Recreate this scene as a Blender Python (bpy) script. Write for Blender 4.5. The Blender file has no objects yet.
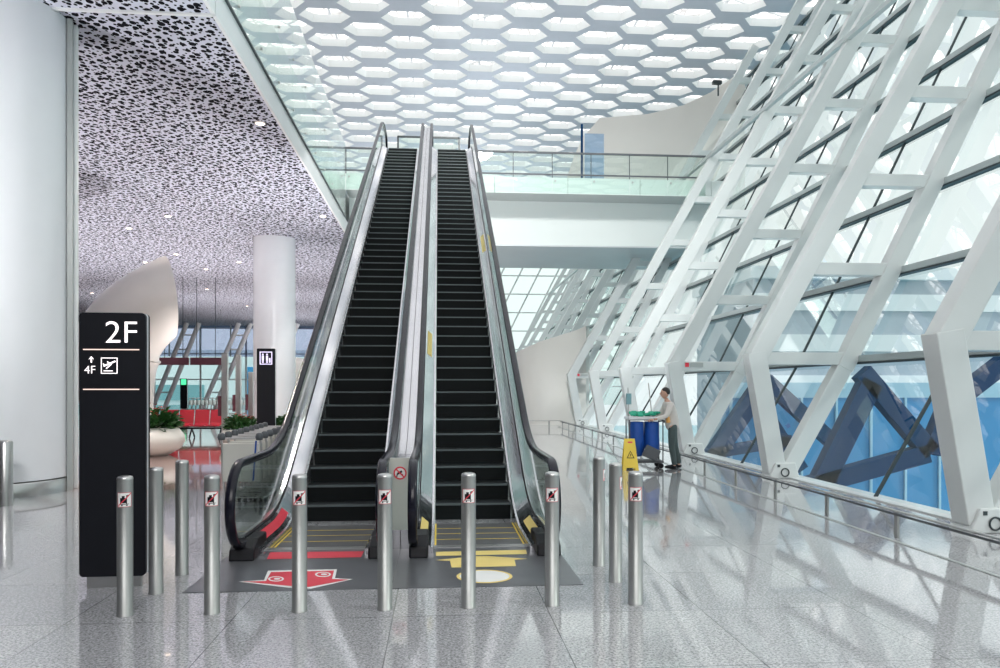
import bpy, math, random
from mathutils import Vector, Matrix
R = math.radians
random.seed(7)
scene = bpy.context.scene
COL = scene.collection

# ------------------------------------------------------------------ camera
E = 1.74; A = R(4.53); F = 770.0; HOR = 388.0
CA, SA = math.cos(A), math.sin(A)
cd = bpy.data.cameras.new('camera'); cam = bpy.data.objects.new('camera', cd); COL.objects.link(cam)
cam.location = (0, 0, E); cam.rotation_euler = (R(90), 0, -A)
cd.sensor_width = 36; cd.lens = 36 * F / 1000; cd.shift_y = (HOR - 334) / 1000
cd.clip_end = 1000; cd.clip_start = .05
scene.camera = cam

def flo(px, py, z=0.0):
    """the point of the horizontal plane z seen at a pixel"""
    d = F * (E - z) / (py - HOR); cx = (px - 500) / F * d
    return Vector((cx * CA + d * SA, -cx * SA + d * CA, z))
def atY(px, py, Y):
    """the point of the plane y=Y seen at a pixel"""
    s = (px - 500) / F
    d = Y / (CA - s * SA); cx = s * d
    return Vector((cx * CA + d * SA, Y, E + (HOR - py) * d / F))

# ------------------------------------------------------------------ materials
def nt(name):
    m = bpy.data.materials.new(name); m.use_nodes = True
    t = m.node_tree; t.nodes.clear()
    o = t.nodes.new('ShaderNodeOutputMaterial')
    return m, t, o
def N(t, k, **kw):
    n = t.nodes.new(k)
    for a, v in kw.items():
        if a.startswith('i_'): n.inputs[a[2:].replace('_', ' ')].default_value = v
        else: setattr(n, a, v)
    return n
def c4(c): return (c[0], c[1], c[2], 1)
def pbr(name, col, rough=.5, metal=0, var=0.0, vscale=3.0, coat=0, spec=.5, emit=None, es=1, bump=0, bscale=40):
    m, t, o = nt(name)
    b = N(t, 'ShaderNodeBsdfPrincipled'); t.links.new(b.outputs[0], o.inputs[0])
    b.inputs['Base Color'].default_value = c4(col); b.inputs['Roughness'].default_value = rough
    b.inputs['Metallic'].default_value = metal; b.inputs['Coat Weight'].default_value = coat
    b.inputs['Specular IOR Level'].default_value = spec
    if emit: b.inputs['Emission Color'].default_value = c4(emit); b.inputs['Emission Strength'].default_value = es
    tc = N(t, 'ShaderNodeTexCoord')
    nz = N(t, 'ShaderNodeTexNoise'); nz.inputs['Scale'].default_value = vscale; nz.inputs['Detail'].default_value = 4
    t.links.new(tc.outputs['Object'], nz.inputs['Vector'])
    if var:
        r = N(t, 'ShaderNodeMapRange'); r.inputs['To Min'].default_value = 1 - var; r.inputs['To Max'].default_value = 1 + var
        t.links.new(nz.outputs[0], r.inputs[0])
        mx = N(t, 'ShaderNodeVectorMath', operation='SCALE'); mx.inputs[0].default_value = col
        t.links.new(r.outputs[0], mx.inputs['Scale']); t.links.new(mx.outputs[0], b.inputs['Base Color'])
    if bump:
        n2 = N(t, 'ShaderNodeTexNoise'); n2.inputs['Scale'].default_value = bscale
        t.links.new(tc.outputs['Object'], n2.inputs['Vector'])
        bp = N(t, 'ShaderNodeBump'); bp.inputs['Strength'].default_value = bump
        t.links.new(n2.outputs[0], bp.inputs['Height']); t.links.new(bp.outputs[0], b.inputs['Normal'])
    return m
def glass(name, tint=(.88, .95, .93), refl=1.0, base=.03, gcol=(1, 1, 1)):
    m, t, o = nt(name)
    tr = N(t, 'ShaderNodeBsdfTransparent'); tr.inputs[0].default_value = c4(tint)
    gl = N(t, 'ShaderNodeBsdfGlossy'); gl.inputs['Roughness'].default_value = 0.01; gl.inputs[0].default_value = c4(gcol)
    l0 = N(t, 'ShaderNodeLayerWeight'); l0.inputs[0].default_value = .5
    lw = N(t, 'ShaderNodeMath', operation='POWER'); lw.inputs[1].default_value = 4.0; t.links.new(l0.outputs['Facing'], lw.inputs[0])
    ma = N(t, 'ShaderNodeMath', operation='MULTIPLY_ADD'); ma.inputs[1].default_value = refl; ma.inputs[2].default_value = base; ma.use_clamp = True
    t.links.new(lw.outputs[0], ma.inputs[0])
    mx = N(t, 'ShaderNodeMixShader'); t.links.new(ma.outputs[0], mx.inputs[0]); t.links.new(tr.outputs[0], mx.inputs[1]); t.links.new(gl.outputs[0], mx.inputs[2])
    t.links.new(mx.outputs[0], o.inputs[0])
    return m
def emis(name, col, s):
    m, t, o = nt(name); e = N(t, 'ShaderNodeEmission'); e.inputs[0].default_value = c4(col); e.inputs[1].default_value = s
    t.links.new(e.outputs[0], o.inputs[0]); return m

def granite(name):
    m, t, o = nt(name)
    b = N(t, 'ShaderNodeBsdfPrincipled'); t.links.new(b.outputs[0], o.inputs[0])
    tc = N(t, 'ShaderNodeTexCoord')
    n1 = N(t, 'ShaderNodeTexNoise'); n1.inputs['Scale'].default_value = 55; n1.inputs['Detail'].default_value = 6; n1.inputs['Roughness'].default_value = .75
    n2 = N(t, 'ShaderNodeTexVoronoi'); n2.inputs['Scale'].default_value = 75
    n3 = N(t, 'ShaderNodeTexNoise'); n3.inputs['Scale'].default_value = .55; n3.inputs['Detail'].default_value = 3
    for n in (n1, n2, n3): t.links.new(tc.outputs['Object'], n.inputs['Vector'])
    r1 = N(t, 'ShaderNodeValToRGB'); e = r1.color_ramp.elements
    e[0].position = .38; e[0].color = (.20, .20, .21, 1); e[1].position = .53; e[1].color = (.58, .58, .59, 1)
    x = e.new(.68); x.color = (.78, .78, .79, 1)
    t.links.new(n1.outputs[0], r1.inputs[0])
    r2 = N(t, 'ShaderNodeMapRange'); r2.inputs['From Max'].default_value = 1; r2.inputs['To Min'].default_value = .72; r2.inputs['To Max'].default_value = 1.15
    t.links.new(n2.outputs['Color'], r2.inputs[0])
    v = N(t, 'ShaderNodeVectorMath', operation='SCALE'); t.links.new(r1.outputs[0], v.inputs[0]); t.links.new(r2.outputs[0], v.inputs['Scale'])
    r3 = N(t, 'ShaderNodeMapRange'); r3.inputs['To Min'].default_value = .85; r3.inputs['To Max'].default_value = 1.12
    t.links.new(n3.outputs[0], r3.inputs[0])
    v2 = N(t, 'ShaderNodeVectorMath', operation='SCALE'); t.links.new(v.outputs[0], v2.inputs[0]); t.links.new(r3.outputs[0], v2.inputs['Scale'])
    # tiles: light tint per slab and thin dark joints
    br = N(t, 'ShaderNodeTexBrick'); br.offset = 0; br.inputs['Scale'].default_value = 1
    br.inputs['Brick Width'].default_value = 1.2; br.inputs['Row Height'].default_value = 1.2; br.inputs['Mortar Size'].default_value = .004
    br.inputs['Color1'].default_value = (1, 1, 1, 1); br.inputs['Color2'].default_value = (.9, .9, .92, 1); br.inputs['Mortar'].default_value = (.3, .3, .32, 1)
    mp = N(t, 'ShaderNodeMapping'); mp.inputs['Location'].default_value = (.35, .1, 0)
    t.links.new(tc.outputs['Object'], mp.inputs[0]); t.links.new(mp.outputs[0], br.inputs['Vector'])
    mx = N(t, 'ShaderNodeMix', data_type='RGBA', blend_type='MULTIPLY'); mx.inputs[0].default_value = 1
    t.links.new(v2.outputs[0], mx.inputs[6]); t.links.new(br.outputs['Color'], mx.inputs[7])
    # warm pink reflection painted in as a brown-red zone of the far left hall
    sx = N(t, 'ShaderNodeSeparateXYZ'); t.links.new(tc.outputs['Object'], sx.inputs[0])
    fx = N(t, 'ShaderNodeMapRange'); fx.inputs['From Min'].default_value = -3.2; fx.inputs['From Max'].default_value = -3.4
    fy = N(t, 'ShaderNodeMapRange'); fy.inputs['From Min'].default_value = 13.4; fy.inputs['From Max'].default_value = 13.6
    t.links.new(sx.outputs[0], fx.inputs[0]); t.links.new(sx.outputs[1], fy.inputs[0])
    mu = N(t, 'ShaderNodeMath', operation='MULTIPLY'); t.links.new(fx.outputs[0], mu.inputs[0]); t.links.new(fy.outputs[0], mu.inputs[1])
    mz = N(t, 'ShaderNodeMix', data_type='RGBA', blend_type='MULTIPLY'); mz.inputs[7].default_value = (1.0, .66, .58, 1)
    t.links.new(mu.outputs[0], mz.inputs[0]); t.links.new(mx.outputs[2], mz.inputs[6])
    t.links.new(mz.outputs[2], b.inputs['Base Color'])
    rr = N(t, 'ShaderNodeMapRange'); rr.inputs['To Min'].default_value = .05; rr.inputs['To Max'].default_value = .13
    t.links.new(n3.outputs[0], rr.inputs[0]); t.links.new(rr.outputs[0], b.inputs['Roughness'])
    b.inputs['IOR'].default_value = 1.62
    b.inputs['Coat Weight'].default_value = .6; b.inputs['Coat Roughness'].default_value = .03
    return m

def perforated(name):
    m, t, o = nt(name)
    b = N(t, 'ShaderNodeBsdfPrincipled'); t.links.new(b.outputs[0], o.inputs[0]); b.inputs['Roughness'].default_value = .8; b.inputs['Specular IOR Level'].default_value = .08
    tc = N(t, 'ShaderNodeTexCoord')
    mp = N(t, 'ShaderNodeMapping'); mp.inputs['Scale'].default_value = (5.8, 4.7, 0); mp.inputs['Rotation'].default_value = (0, 0, R(25))
    t.links.new(tc.outputs['Object'], mp.inputs[0])
    outs = []
    for sc, lo, hi, off in ((1.0, .20, .40, 0), (1.6, .12, .33, 17.3)):
        mm = N(t, 'ShaderNodeVectorMath', operation='MULTIPLY_ADD'); mm.inputs[1].default_value = (sc, sc, sc); mm.inputs[2].default_value = (off, off, 0)
        t.links.new(mp.outputs[0], mm.inputs[0])
        v = N(t, 'ShaderNodeTexVoronoi', voronoi_dimensions='2D'); v.inputs['Scale'].default_value = 1; v.inputs['Randomness'].default_value = .72
        t.links.new(mm.outputs[0], v.inputs['Vector'])
        mr = N(t, 'ShaderNodeMapRange'); mr.inputs['To Min'].default_value = lo; mr.inputs['To Max'].default_value = hi
        t.links.new(v.outputs['Color'], mr.inputs[0])
        g = N(t, 'ShaderNodeMath', operation='LESS_THAN'); t.links.new(v.outputs['Distance'], g.inputs[0]); t.links.new(mr.outputs[0], g.inputs[1])
        outs.append(g)
    mx = N(t, 'ShaderNodeMath', operation='MAXIMUM'); t.links.new(outs[0].outputs[0], mx.inputs[0]); t.links.new(outs[1].outputs[0], mx.inputs[1])
    cm = N(t, 'ShaderNodeMix', data_type='RGBA'); cm.inputs[6].default_value = (.63, .65, .74, 1); cm.inputs[7].default_value = (.004, .004, .007, 1)
    t.links.new(mx.outputs[0], cm.inputs[0]); t.links.new(cm.outputs[2], b.inputs['Base Color'])
    em = N(t, 'ShaderNodeMix', data_type='RGBA'); em.inputs[6].default_value = (.80, .79, .82, 1); em.inputs[7].default_value = (0, 0, 0, 1)
    return m

def skylight(name):
    m, t, o = nt(name)
    tc = N(t, 'ShaderNodeTexCoord')
    v = N(t, 'ShaderNodeTexVoronoi', feature='DISTANCE_TO_EDGE'); v.inputs['Scale'].default_value = 1.1
    t.links.new(tc.outputs['Object'], v.inputs['Vector'])
    r = N(t, 'ShaderNodeMapRange'); r.inputs['From Max'].default_value = .12; r.inputs['To Min'].default_value = .55; r.inputs['To Max'].default_value = 1.7
    t.links.new(v.outputs['Distance'], r.inputs[0])
    e = N(t, 'ShaderNodeEmission'); e.inputs[0].default_value = (1, .985, .97, 1)
    t.links.new(r.outputs[0], e.inputs[1]); t.links.new(e.outputs[0], o.inputs[0])
    return m

def stepmat(name):
    m, t, o = nt(name)
    b = N(t, 'ShaderNodeBsdfPrincipled'); t.links.new(b.outputs[0], o.inputs[0])
    tc = N(t, 'ShaderNodeTexCoord')
    w = N(t, 'ShaderNodeTexWave', bands_direction='X'); w.inputs['Scale'].default_value = 22
    t.links.new(tc.outputs['Object'], w.inputs['Vector'])
    cr = N(t, 'ShaderNodeValToRGB'); cr.color_ramp.elements[0].color = (.0015, .0025, .003, 1); cr.color_ramp.elements[1].color = (.006, .009, .010, 1)
    t.links.new(w.outputs[0], cr.inputs[0]); t.links.new(cr.outputs[0], b.inputs['Base Color'])
    b.inputs['Specular IOR Level'].default_value = .15; b.inputs['Roughness'].default_value = .6
    return m
def treadmat(name):
    m, t, o = nt(name)
    b = N(t, 'ShaderNodeBsdfPrincipled'); t.links.new(b.outputs[0], o.inputs[0])
    tc = N(t, 'ShaderNodeTexCoord')
    w = N(t, 'ShaderNodeTexWave', bands_direction='X'); w.inputs['Scale'].default_value = 22
    t.links.new(tc.outputs['Object'], w.inputs['Vector'])
    cr = N(t, 'ShaderNodeValToRGB'); cr.color_ramp.elements[0].color = (.008, .010, .012, 1); cr.color_ramp.elements[1].color = (.07, .08, .085, 1)
    t.links.new(w.outputs[0], cr.inputs[0]); t.links.new(cr.outputs[0], b.inputs['Base Color'])
    b.inputs['Metallic'].default_value = .5; b.inputs['Roughness'].default_value = .4
    return m

M = {}
M['floor'] = granite('polished_granite')
M['perf'] = perforated('perforated_ceiling')
M['sky'] = skylight('skylight_glow')
M['hexpanel'] = pbr('grey_hex_panel', (.50, .53, .60), .4, var=.04)
M['white'] = pbr('white_paint', (.80, .82, .82), .35, var=.03)
M['frame'] = pbr('frame_white', (.66, .69, .68), .3, var=.04, vscale=2, coat=.2)
M['column'] = pbr('column_white', (.88, .90, .92), .22, coat=.35, var=.02)
M['cream'] = pbr('cream_gloss', (.90, .86, .79), .3, coat=.4, var=.02)
M['beige'] = pbr('beige_plaster', (.72, .71, .67), .45, var=.05, vscale=.6)
M['palegreen'] = pbr('pale_green_panel', (.80, .85, .83), .25, var=.04, vscale=.5, coat=.2)
M['greenglass'] = pbr('green_backed_glass', (.62, .73, .70), .06, coat=.8, var=.05, vscale=.8)
M['backwall'] = pbr('grey_back_wall', (.30, .31, .33), .5, var=.3, vscale=.15)
M['greyband'] = pbr('grey_soffit', (.42, .45, .44), .35, var=.04)
M['soffit'] = pbr('satin_soffit', (.60, .63, .65), .38, metal=.35, var=.1, vscale=.5)
M['steel'] = pbr('brushed_steel', (.56, .56, .55), .3, metal=.9, var=.05, vscale=20)
M['bollard'] = pbr('satin_bollard_steel', (.36, .37, .36), .42, metal=.8, var=.06, vscale=12)
M['endpanel'] = pbr('satin_end_panel', (.60, .61, .57), .35, metal=.25, var=.05)
M['mirror'] = pbr('polished_steel', (.80, .79, .82), .12, metal=1, var=.08, vscale=1.5)
M['mirror2'] = pbr('steel_deck', (.72, .71, .74), .2, metal=.95, var=.08, vscale=1.5)
M['black'] = pbr('black_rubber', (.006, .006, .009), .45, spec=.25)
M['handrail'] = pbr('black_handrail', (.006, .006, .014), .25, coat=.08, spec=.3)
M['step'] = stepmat('ribbed_step_riser'); M['tread'] = treadmat('ribbed_step_tread')
M['flattread'] = pbr('grey_flat_tread', (.10, .10, .105), .45, metal=.2, var=.15, vscale=30)
M['nose'] = pbr('step_nosing', (.09, .115, .12), .45, metal=.2)
M['yellow'] = pbr('yellow_marking', (.86, .62, .05), .4)
M['yell2'] = pbr('yellow_sticker', (.88, .68, .22), .45)
M['red'] = pbr('red_sticker', (.74, .04, .07), .45)
M['wsticker'] = pbr('white_sticker', (.86, .86, .84), .5)
M['dplate'] = pbr('dark_landing_plate', (.16, .165, .18), .3, metal=.4, var=.12, vscale=5, bump=.15, bscale=60)
M['sign'] = pbr('matte_black_sign', (.006, .007, .011), .5, spec=.25)
M['signside'] = pbr('grey_sign_side', (.72, .73, .75), .35, metal=.3)
M['lit'] = emis('lit_white_lettering', (1, .93, .95), 1.6)
M['litpurple'] = emis('lit_lilac_lettering', (.8, .72, 1), 1.3)
M['litgreen'] = emis('lit_green', (.1, .9, .4), 1.0)
M['litorange'] = emis('warm_line', (1, .75, .66), 1.1)
M['lamp'] = emis('downlight_lens', (1, .80, .62), 9)
M['glass'] = glass('facade_glass', (.74, .815, .80), .95, .15)
M['lowglass'] = glass('lower_facade_glass', (.80, .87, .88), .8, .03)
M['rail_glass'] = glass('balustrade_glass', (.86, .93, .91), .9, .02)
M['green_glass'] = glass('green_balustrade_glass', (.935, .98, .96), .7, .07)
M['lilacglass'] = glass('lilac_tinted_glass', (.74, .74, .86), .6, .1)
M['blue_glass'] = glass('blue_glass', (.70, .82, .96), 1.0, .05)
M['dark'] = pbr('dark_gasket', (.03, .045, .05), .35)
M['transom'] = pbr('grey_transom', (.42, .47, .47), .3, metal=.3)
M['blueglaze'] = pbr('blue_glazed_wall', (.05, .30, .60), .35, var=.12, vscale=.4)
M['navy'] = pbr('dark_blue_post_and_reflection', (.003, .045, .13), .6, spec=.08, var=.1)
M['paleblue'] = pbr('pale_blue_mullion', (.42, .66, .80), .35)
M['teal'] = pbr('teal_ground', (.22, .42, .46), .5, var=.15, vscale=.1)
M['ext'] = pbr('outer_building', (.40, .47, .54), .5, var=.08)
M['extw'] = pbr('outer_building_white', (.85, .88, .9), .5)
M['purpleglass'] = pbr('lilac_fritted_glass', (.30, .34, .50), .2, var=.25, vscale=.3)
M['redseat'] = pbr('red_leather', (.42, .006, .022), .35, coat=.3, var=.08)
M['maroon'] = pbr('maroon_board', (.11, .035, .05), .4)
M['leaf'] = pbr('leaf_green', (.035, .12, .03), .4, var=.5, vscale=8)
M['flower'] = pbr('red_petals', (.72, .06, .04), .5)
M['greyrubber'] = pbr('grey_grip', (.10, .11, .12), .5)
M['panelgrey'] = pbr('beige_cart_panel', (.70, .69, .63), .4, var=.05)
M['skin'] = pbr('skin', (.56, .33, .24), .5)
M['hair'] = pbr('black_hair', (.012, .01, .01), .5)
M['shirt'] = pbr('light_beige_cloth', (.68, .64, .60), .8, var=.06, vscale=10)
M['trouser'] = pbr('dark_green_cloth', (.07, .10, .10), .8)
M['bag'] = pbr('blue_bag', (.012, .09, .42), .45, var=.15, vscale=6)
M['green'] = pbr('green_cloth', (.03, .42, .26), .7)
M['orange'] = pbr('orange_vest', (.8, .42, .12), .7)
M['palecloth'] = pbr('pale_sheet', (.75, .85, .82), .6)

# ------------------------------------------------------------------ mesh builder
class MB:
    def __init__(s): s.v = []; s.f = []; s.m = []; s.sm = []
    def add(s, vs, fs, mi=0, smooth=False):
        b = len(s.v); s.v += [tuple(v) for v in vs]
        for f in fs: s.f.append([b + i for i in f]); s.m.append(mi); s.sm.append(smooth)
        return s
    def box(s, c, d, rot=None, mi=0):
        hx, hy, hz = d[0] / 2, d[1] / 2, d[2] / 2; c = Vector(c)
        vs = [Vector((x, y, z)) for x in (-hx, hx) for y in (-hy, hy) for z in (-hz, hz)]
        if rot: vs = [rot @ v for v in vs]
        return s.add([v + c for v in vs], [(0, 1, 3, 2), (4, 6, 7, 5), (0, 4, 5, 1), (2, 3, 7, 6), (0, 2, 6, 4), (1, 5, 7, 3)], mi)
    def b2(s, lo, hi, mi=0):
        return s.box([(lo[i] + hi[i]) / 2 for i in range(3)], [abs(hi[i] - lo[i]) for i in range(3)], None, mi)
    def bar(s, p, q, w, h, side=(0, 1, 0), mi=0):
        """box from p to q; h measured along `side`, w across"""
        p, q = Vector(p), Vector(q); d = (q - p).normalized(); sd = Vector(side); sd = (sd - d * sd.dot(d)).normalized()
        u = d.cross(sd); vs = []
        for e in (p, q):
            for a, b in ((-1, -1), (1, -1), (1, 1), (-1, 1)): vs.append(e + u * (a * w / 2) + sd * (b * h / 2))
        return s.add(vs, [(0, 3, 2, 1), (4, 5, 6, 7), (0, 1, 5, 4), (1, 2, 6, 5), (2, 3, 7, 6), (3, 0, 4, 7)], mi)
    def tube(s, pts, r, n=10, mi=0, caps=True, smooth=True):
        pts = [Vector(p) for p in pts]; rs = r if isinstance(r, (list, tuple)) else [r] * len(pts)
        ref = None; rings = []
        for i, p in enumerate(pts):
            d = (pts[min(i + 1, len(pts) - 1)] - pts[max(i - 1, 0)]).normalized()
            if ref is None:
                ref = Vector((0, 0, 1)) if abs(d.z) < .9 else Vector((1, 0, 0))
            ref = (ref - d * ref.dot(d)).normalized(); u = d.cross(ref)
            rings.append([p + (ref * math.cos(2 * math.pi * k / n) + u * math.sin(2 * math.pi * k / n)) * rs[i] for k in range(n)])
        vs = [v for rg in rings for v in rg]; fs = []
        for i in range(len(pts) - 1):
            for k in range(n):
                k2 = (k + 1) % n; fs.append((i * n + k, i * n + k2, (i + 1) * n + k2, (i + 1) * n + k))
        s.add(vs, fs, mi, smooth)
        if caps:
            s.add(rings[0], [tuple(range(n))], mi); s.add(rings[-1], [tuple(reversed(range(n)))], mi)
        return s
    def lathe(s, prof, c=(0, 0, 0), n=32, mi=0, smooth=True, sx=1, sy=1):
        c = Vector(c); vs = []; fs = []
        for r, z in prof:
            for k in range(n):
                a = 2 * math.pi * k / n; vs.append(c + Vector((r * math.cos(a) * sx, r * math.sin(a) * sy, z)))
        for i in range(len(prof) - 1):
            for k in range(n):
                k2 = (k + 1) % n; fs.append((i * n + k, i * n + k2, (i + 1) * n + k2, (i + 1) * n + k))
        return s.add(vs, fs, mi, smooth)
    def poly(s, pts, mi=0): return s.add(pts, [tuple(range(len(pts)))], mi)
    def prism(s, pts, off, mi=0):
        off = Vector(off); n = len(pts); p = [Vector(x) for x in pts]
        s.add(p + [x + off for x in p], [tuple(range(n))[::-1], tuple(range(n, 2 * n))] + [(i, (i + 1) % n, (i + 1) % n + n, i + n) for i in range(n)], mi)
        return s
    def sweep(s, sec, Ys, zf, mi=0, smooth=False, caps=True):
        """section (x, dz) points carried along Y over the height zf(Y)"""
        n = len(sec); vs = [(x, y, zf(y) + dz) for y in Ys for x, dz in sec]; fs = []
        for i in range(len(Ys) - 1):
            for k in range(n):
                k2 = (k + 1) % n; fs.append((i * n + k, i * n + k2, (i + 1) * n + k2, (i + 1) * n + k))
        if caps: fs += [tuple(range(n))[::-1], tuple(range((len(Ys) - 1) * n, len(Ys) * n))]
        return s.add(vs, fs, mi, smooth)
    def build(s, name, mats, parent=None, bevel=0, seg=2, loc=None, sub=0):
        me = bpy.data.meshes.new(name); me.from_pydata(s.v, [], s.f); me.update()
        if not isinstance(mats, (list, tuple)): mats = [mats]
        for m in mats: me.materials.append(m)
        me.polygons.foreach_set('material_index', s.m); me.polygons.foreach_set('use_smooth', s.sm)
        o = bpy.data.objects.new(name, me); COL.objects.link(o)
        if parent: o.parent = parent
        if loc: o.location = loc
        if bevel:
            b = o.modifiers.new('bevel', 'BEVEL'); b.width = bevel; b.segments = seg; b.limit_method = 'ANGLE'; b.harden_normals = False
        if sub:
            b = o.modifiers.new('sub', 'SUBSURF'); b.levels = sub; b.render_levels = sub
        return o
def tag(o, label=None, cat=None, group=None, kind=None):
    if label: o['label'] = label
    if cat: o['category'] = cat
    if group: o['group'] = group
    if kind: o['kind'] = kind
    return o
def empty(name, loc=(0, 0, 0), rz=0, **k):
    o = bpy.data.objects.new(name, None); COL.objects.link(o); o.location = loc; o.rotation_euler = (0, 0, rz); o.empty_display_size = .1
    return tag(o, **k)
def copy_tree(o, parent=None):
    c = o.copy(); COL.objects.link(c)
    if parent: c.parent = parent
    for ch in list(o.children): copy_tree(ch, c)
    return c
def struct(o): o['kind'] = 'structure'; return o
def text_part(s, size, name, mat, parent, loc, rot=(R(90), 0, 0), ext=.002, off=0.0, align='LEFT'):
    cu = bpy.data.curves.new(name, 'FONT'); cu.body = s; cu.size = size; cu.extrude = ext; cu.offset = off; cu.align_x = align
    tmp = bpy.data.objects.new('tmp', cu); COL.objects.link(tmp)
    dg = bpy.context.evaluated_depsgraph_get(); dg.update()
    me = bpy.data.meshes.new_from_object(tmp.evaluated_get(dg))
    bpy.data.objects.remove(tmp)
    o = bpy.data.objects.new(name, me); me.materials.clear(); me.materials.append(mat); COL.objects.link(o)
    o.parent = parent; o.location = loc; o.rotation_euler = rot
    return o

# ------------------------------------------------------------------ world and light
w = bpy.data.worlds.new('world'); scene.world = w; w.use_nodes = True
t = w.node_tree; bg = t.nodes['Background']
tc = t.nodes.new('ShaderNodeTexCoord'); sp = t.nodes.new('ShaderNodeSeparateXYZ'); rp = t.nodes.new('ShaderNodeValToRGB')
mr = t.nodes.new('ShaderNodeMapRange'); mr.inputs[1].default_value = -1
t.links.new(tc.outputs['Generated'], sp.inputs[0]); t.links.new(sp.outputs[2], mr.inputs[0]); t.links.new(mr.outputs[0], rp.inputs[0])
e = rp.color_ramp.elements
e[0].position = .35; e[0].color = (.30, .40, .46, 1); e[1].position = .5; e[1].color = (.95, .98, .98, 1)
x = e.new(.62); x.color = (.98, 1, 1, 1); x = e.new(.95); x.color = (.84, .91, .98, 1)
t.links.new(rp.outputs[0], bg.inputs[0]); bg.inputs[1].default_value = .98
def light(name, kind, loc, energy, rot=(0, 0, 0), col=(1, 1, 1), **k):
    l = bpy.data.lights.new(name, kind); l.energy = energy; l.color = col
    for a, v in k.items(): setattr(l, a, v)
    o = bpy.data.objects.new(name, l); COL.objects.link(o); o.location = loc; o.rotation_euler = rot; return o
for i, (x, y) in enumerate(((-9, 9), (-14, 16), (-4.6, 26), (-14.5, 31), (-8, 40), (-18, 40), (-10, 54), (-20, 56), (-12, 68))):
    light('ceiling_fill', 'SPOT', (x, y, .15), 1500, (R(180), 0, 0), (1, .96, .98), spot_size=R(150), spot_blend=.8, shadow_soft_size=.3)  # added fill lamps without visible fittings, brightening the perforated ceiling from below
for i, (x, y) in enumerate(((2.5, 12), (3.0, 22), (2.5, 40), (-1, 55), (4, 58))):
    light('roof_fill', 'SPOT', (x, y, .2 if y < 30 else 10.6), 1800 if y < 30 else 1000, (R(180), 0, 0), (.96, .98, 1), spot_size=R(140), spot_blend=.8, shadow_soft_size=.3)  # invented upward fill for the hexagon ceiling and the escalators
light('hall_fill', 'SPOT', (-2, -5, 7.5), 1500, (R(62), 0, R(25)), (1, .98, .97), spot_size=R(120), spot_blend=.9, shadow_soft_size=3.0)  # unseen fill added behind the camera to lift the hall
light('hall_fill', 'SPOT', (3, -5, 7.5), 1500, (R(62), 0, R(-20)), (1, .98, .97), spot_size=R(120), spot_blend=.9, shadow_soft_size=3.0)  # second added fill from behind the camera
light('column_fill', 'SPOT', (-3.0, 1.0, 7.4), 1300, (R(75), 0, R(30)), (1, .99, .98), spot_size=R(60), spot_blend=1, shadow_soft_size=1.0)  # extra lamp added only to brighten the huge column
light('bridge_fill', 'SPOT', (2.5, 14, 17), 7000, (R(55), 0, R(0)), (1, 1, .98), spot_size=R(80), spot_blend=1, shadow_soft_size=1.0)  # added lamp aimed at the footbridge to lighten its face
light('sun', 'SUN', (30, -10, 40), 1.6, (R(48), 0, R(68)), (1, .97, .93), angle=R(6))

# ------------------------------------------------------------------ setting: floors
mb = MB().b2((-42, -14, -.3), (6.95, 82, 0)); struct(mb.build('floor', M['floor']))
mb = MB().b2((-60, -60, -6.4), (140, 160, -6.2)); o = struct(mb.build('ground', M['teal']))

# left hall: perforated ceiling over it with a fascia and the slab of the floor above
ZC = 8.03; XS = -3.75; ZU = 10.3
mb = MB().b2((-42, -14, ZC), (XS - .07, 82, ZC + .06))
struct(mb.build('ceiling_left', M['perf']))
mb = MB()
mb.b2((-42, -14, ZC + .07), (XS - .25, 82, ZU)); struct(mb.build('floor_upper', M['white']))
mb = MB()
mb.b2((XS - .06, -14, ZC - .02), (XS, 13.28, ZC + .53)); mb.b2((XS - .06, 13.32, ZC - .02), (XS, 31.1, ZC + .53))
mb.b2((XS - .06, 31.1, ZC - .02), (XS, 82, ZC + .53)); mb.b2((XS - .25, -14, ZC + .45), (XS - .06, 82, ZC + .53))
mb.b2((-42, 13.26, ZC - .03), (XS - .06, 13.34, ZC + .02))
struct(mb.build('trim_1', M['white']))
mb = MB().b2((XS - .25, -14, ZC + .54), (XS - .15, 82, ZU)); struct(mb.build('wall_upper_fascia', M['greenglass']))
mb = MB().b2((-42.3, -14, -.1), (-42, 82, 18)); struct(mb.build('wall_left', M['beige']))

struct(MB().b2((-42, -14.3, -.1), (17.5, -14, 18)).build('wall_back', M['backwall']))
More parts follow.
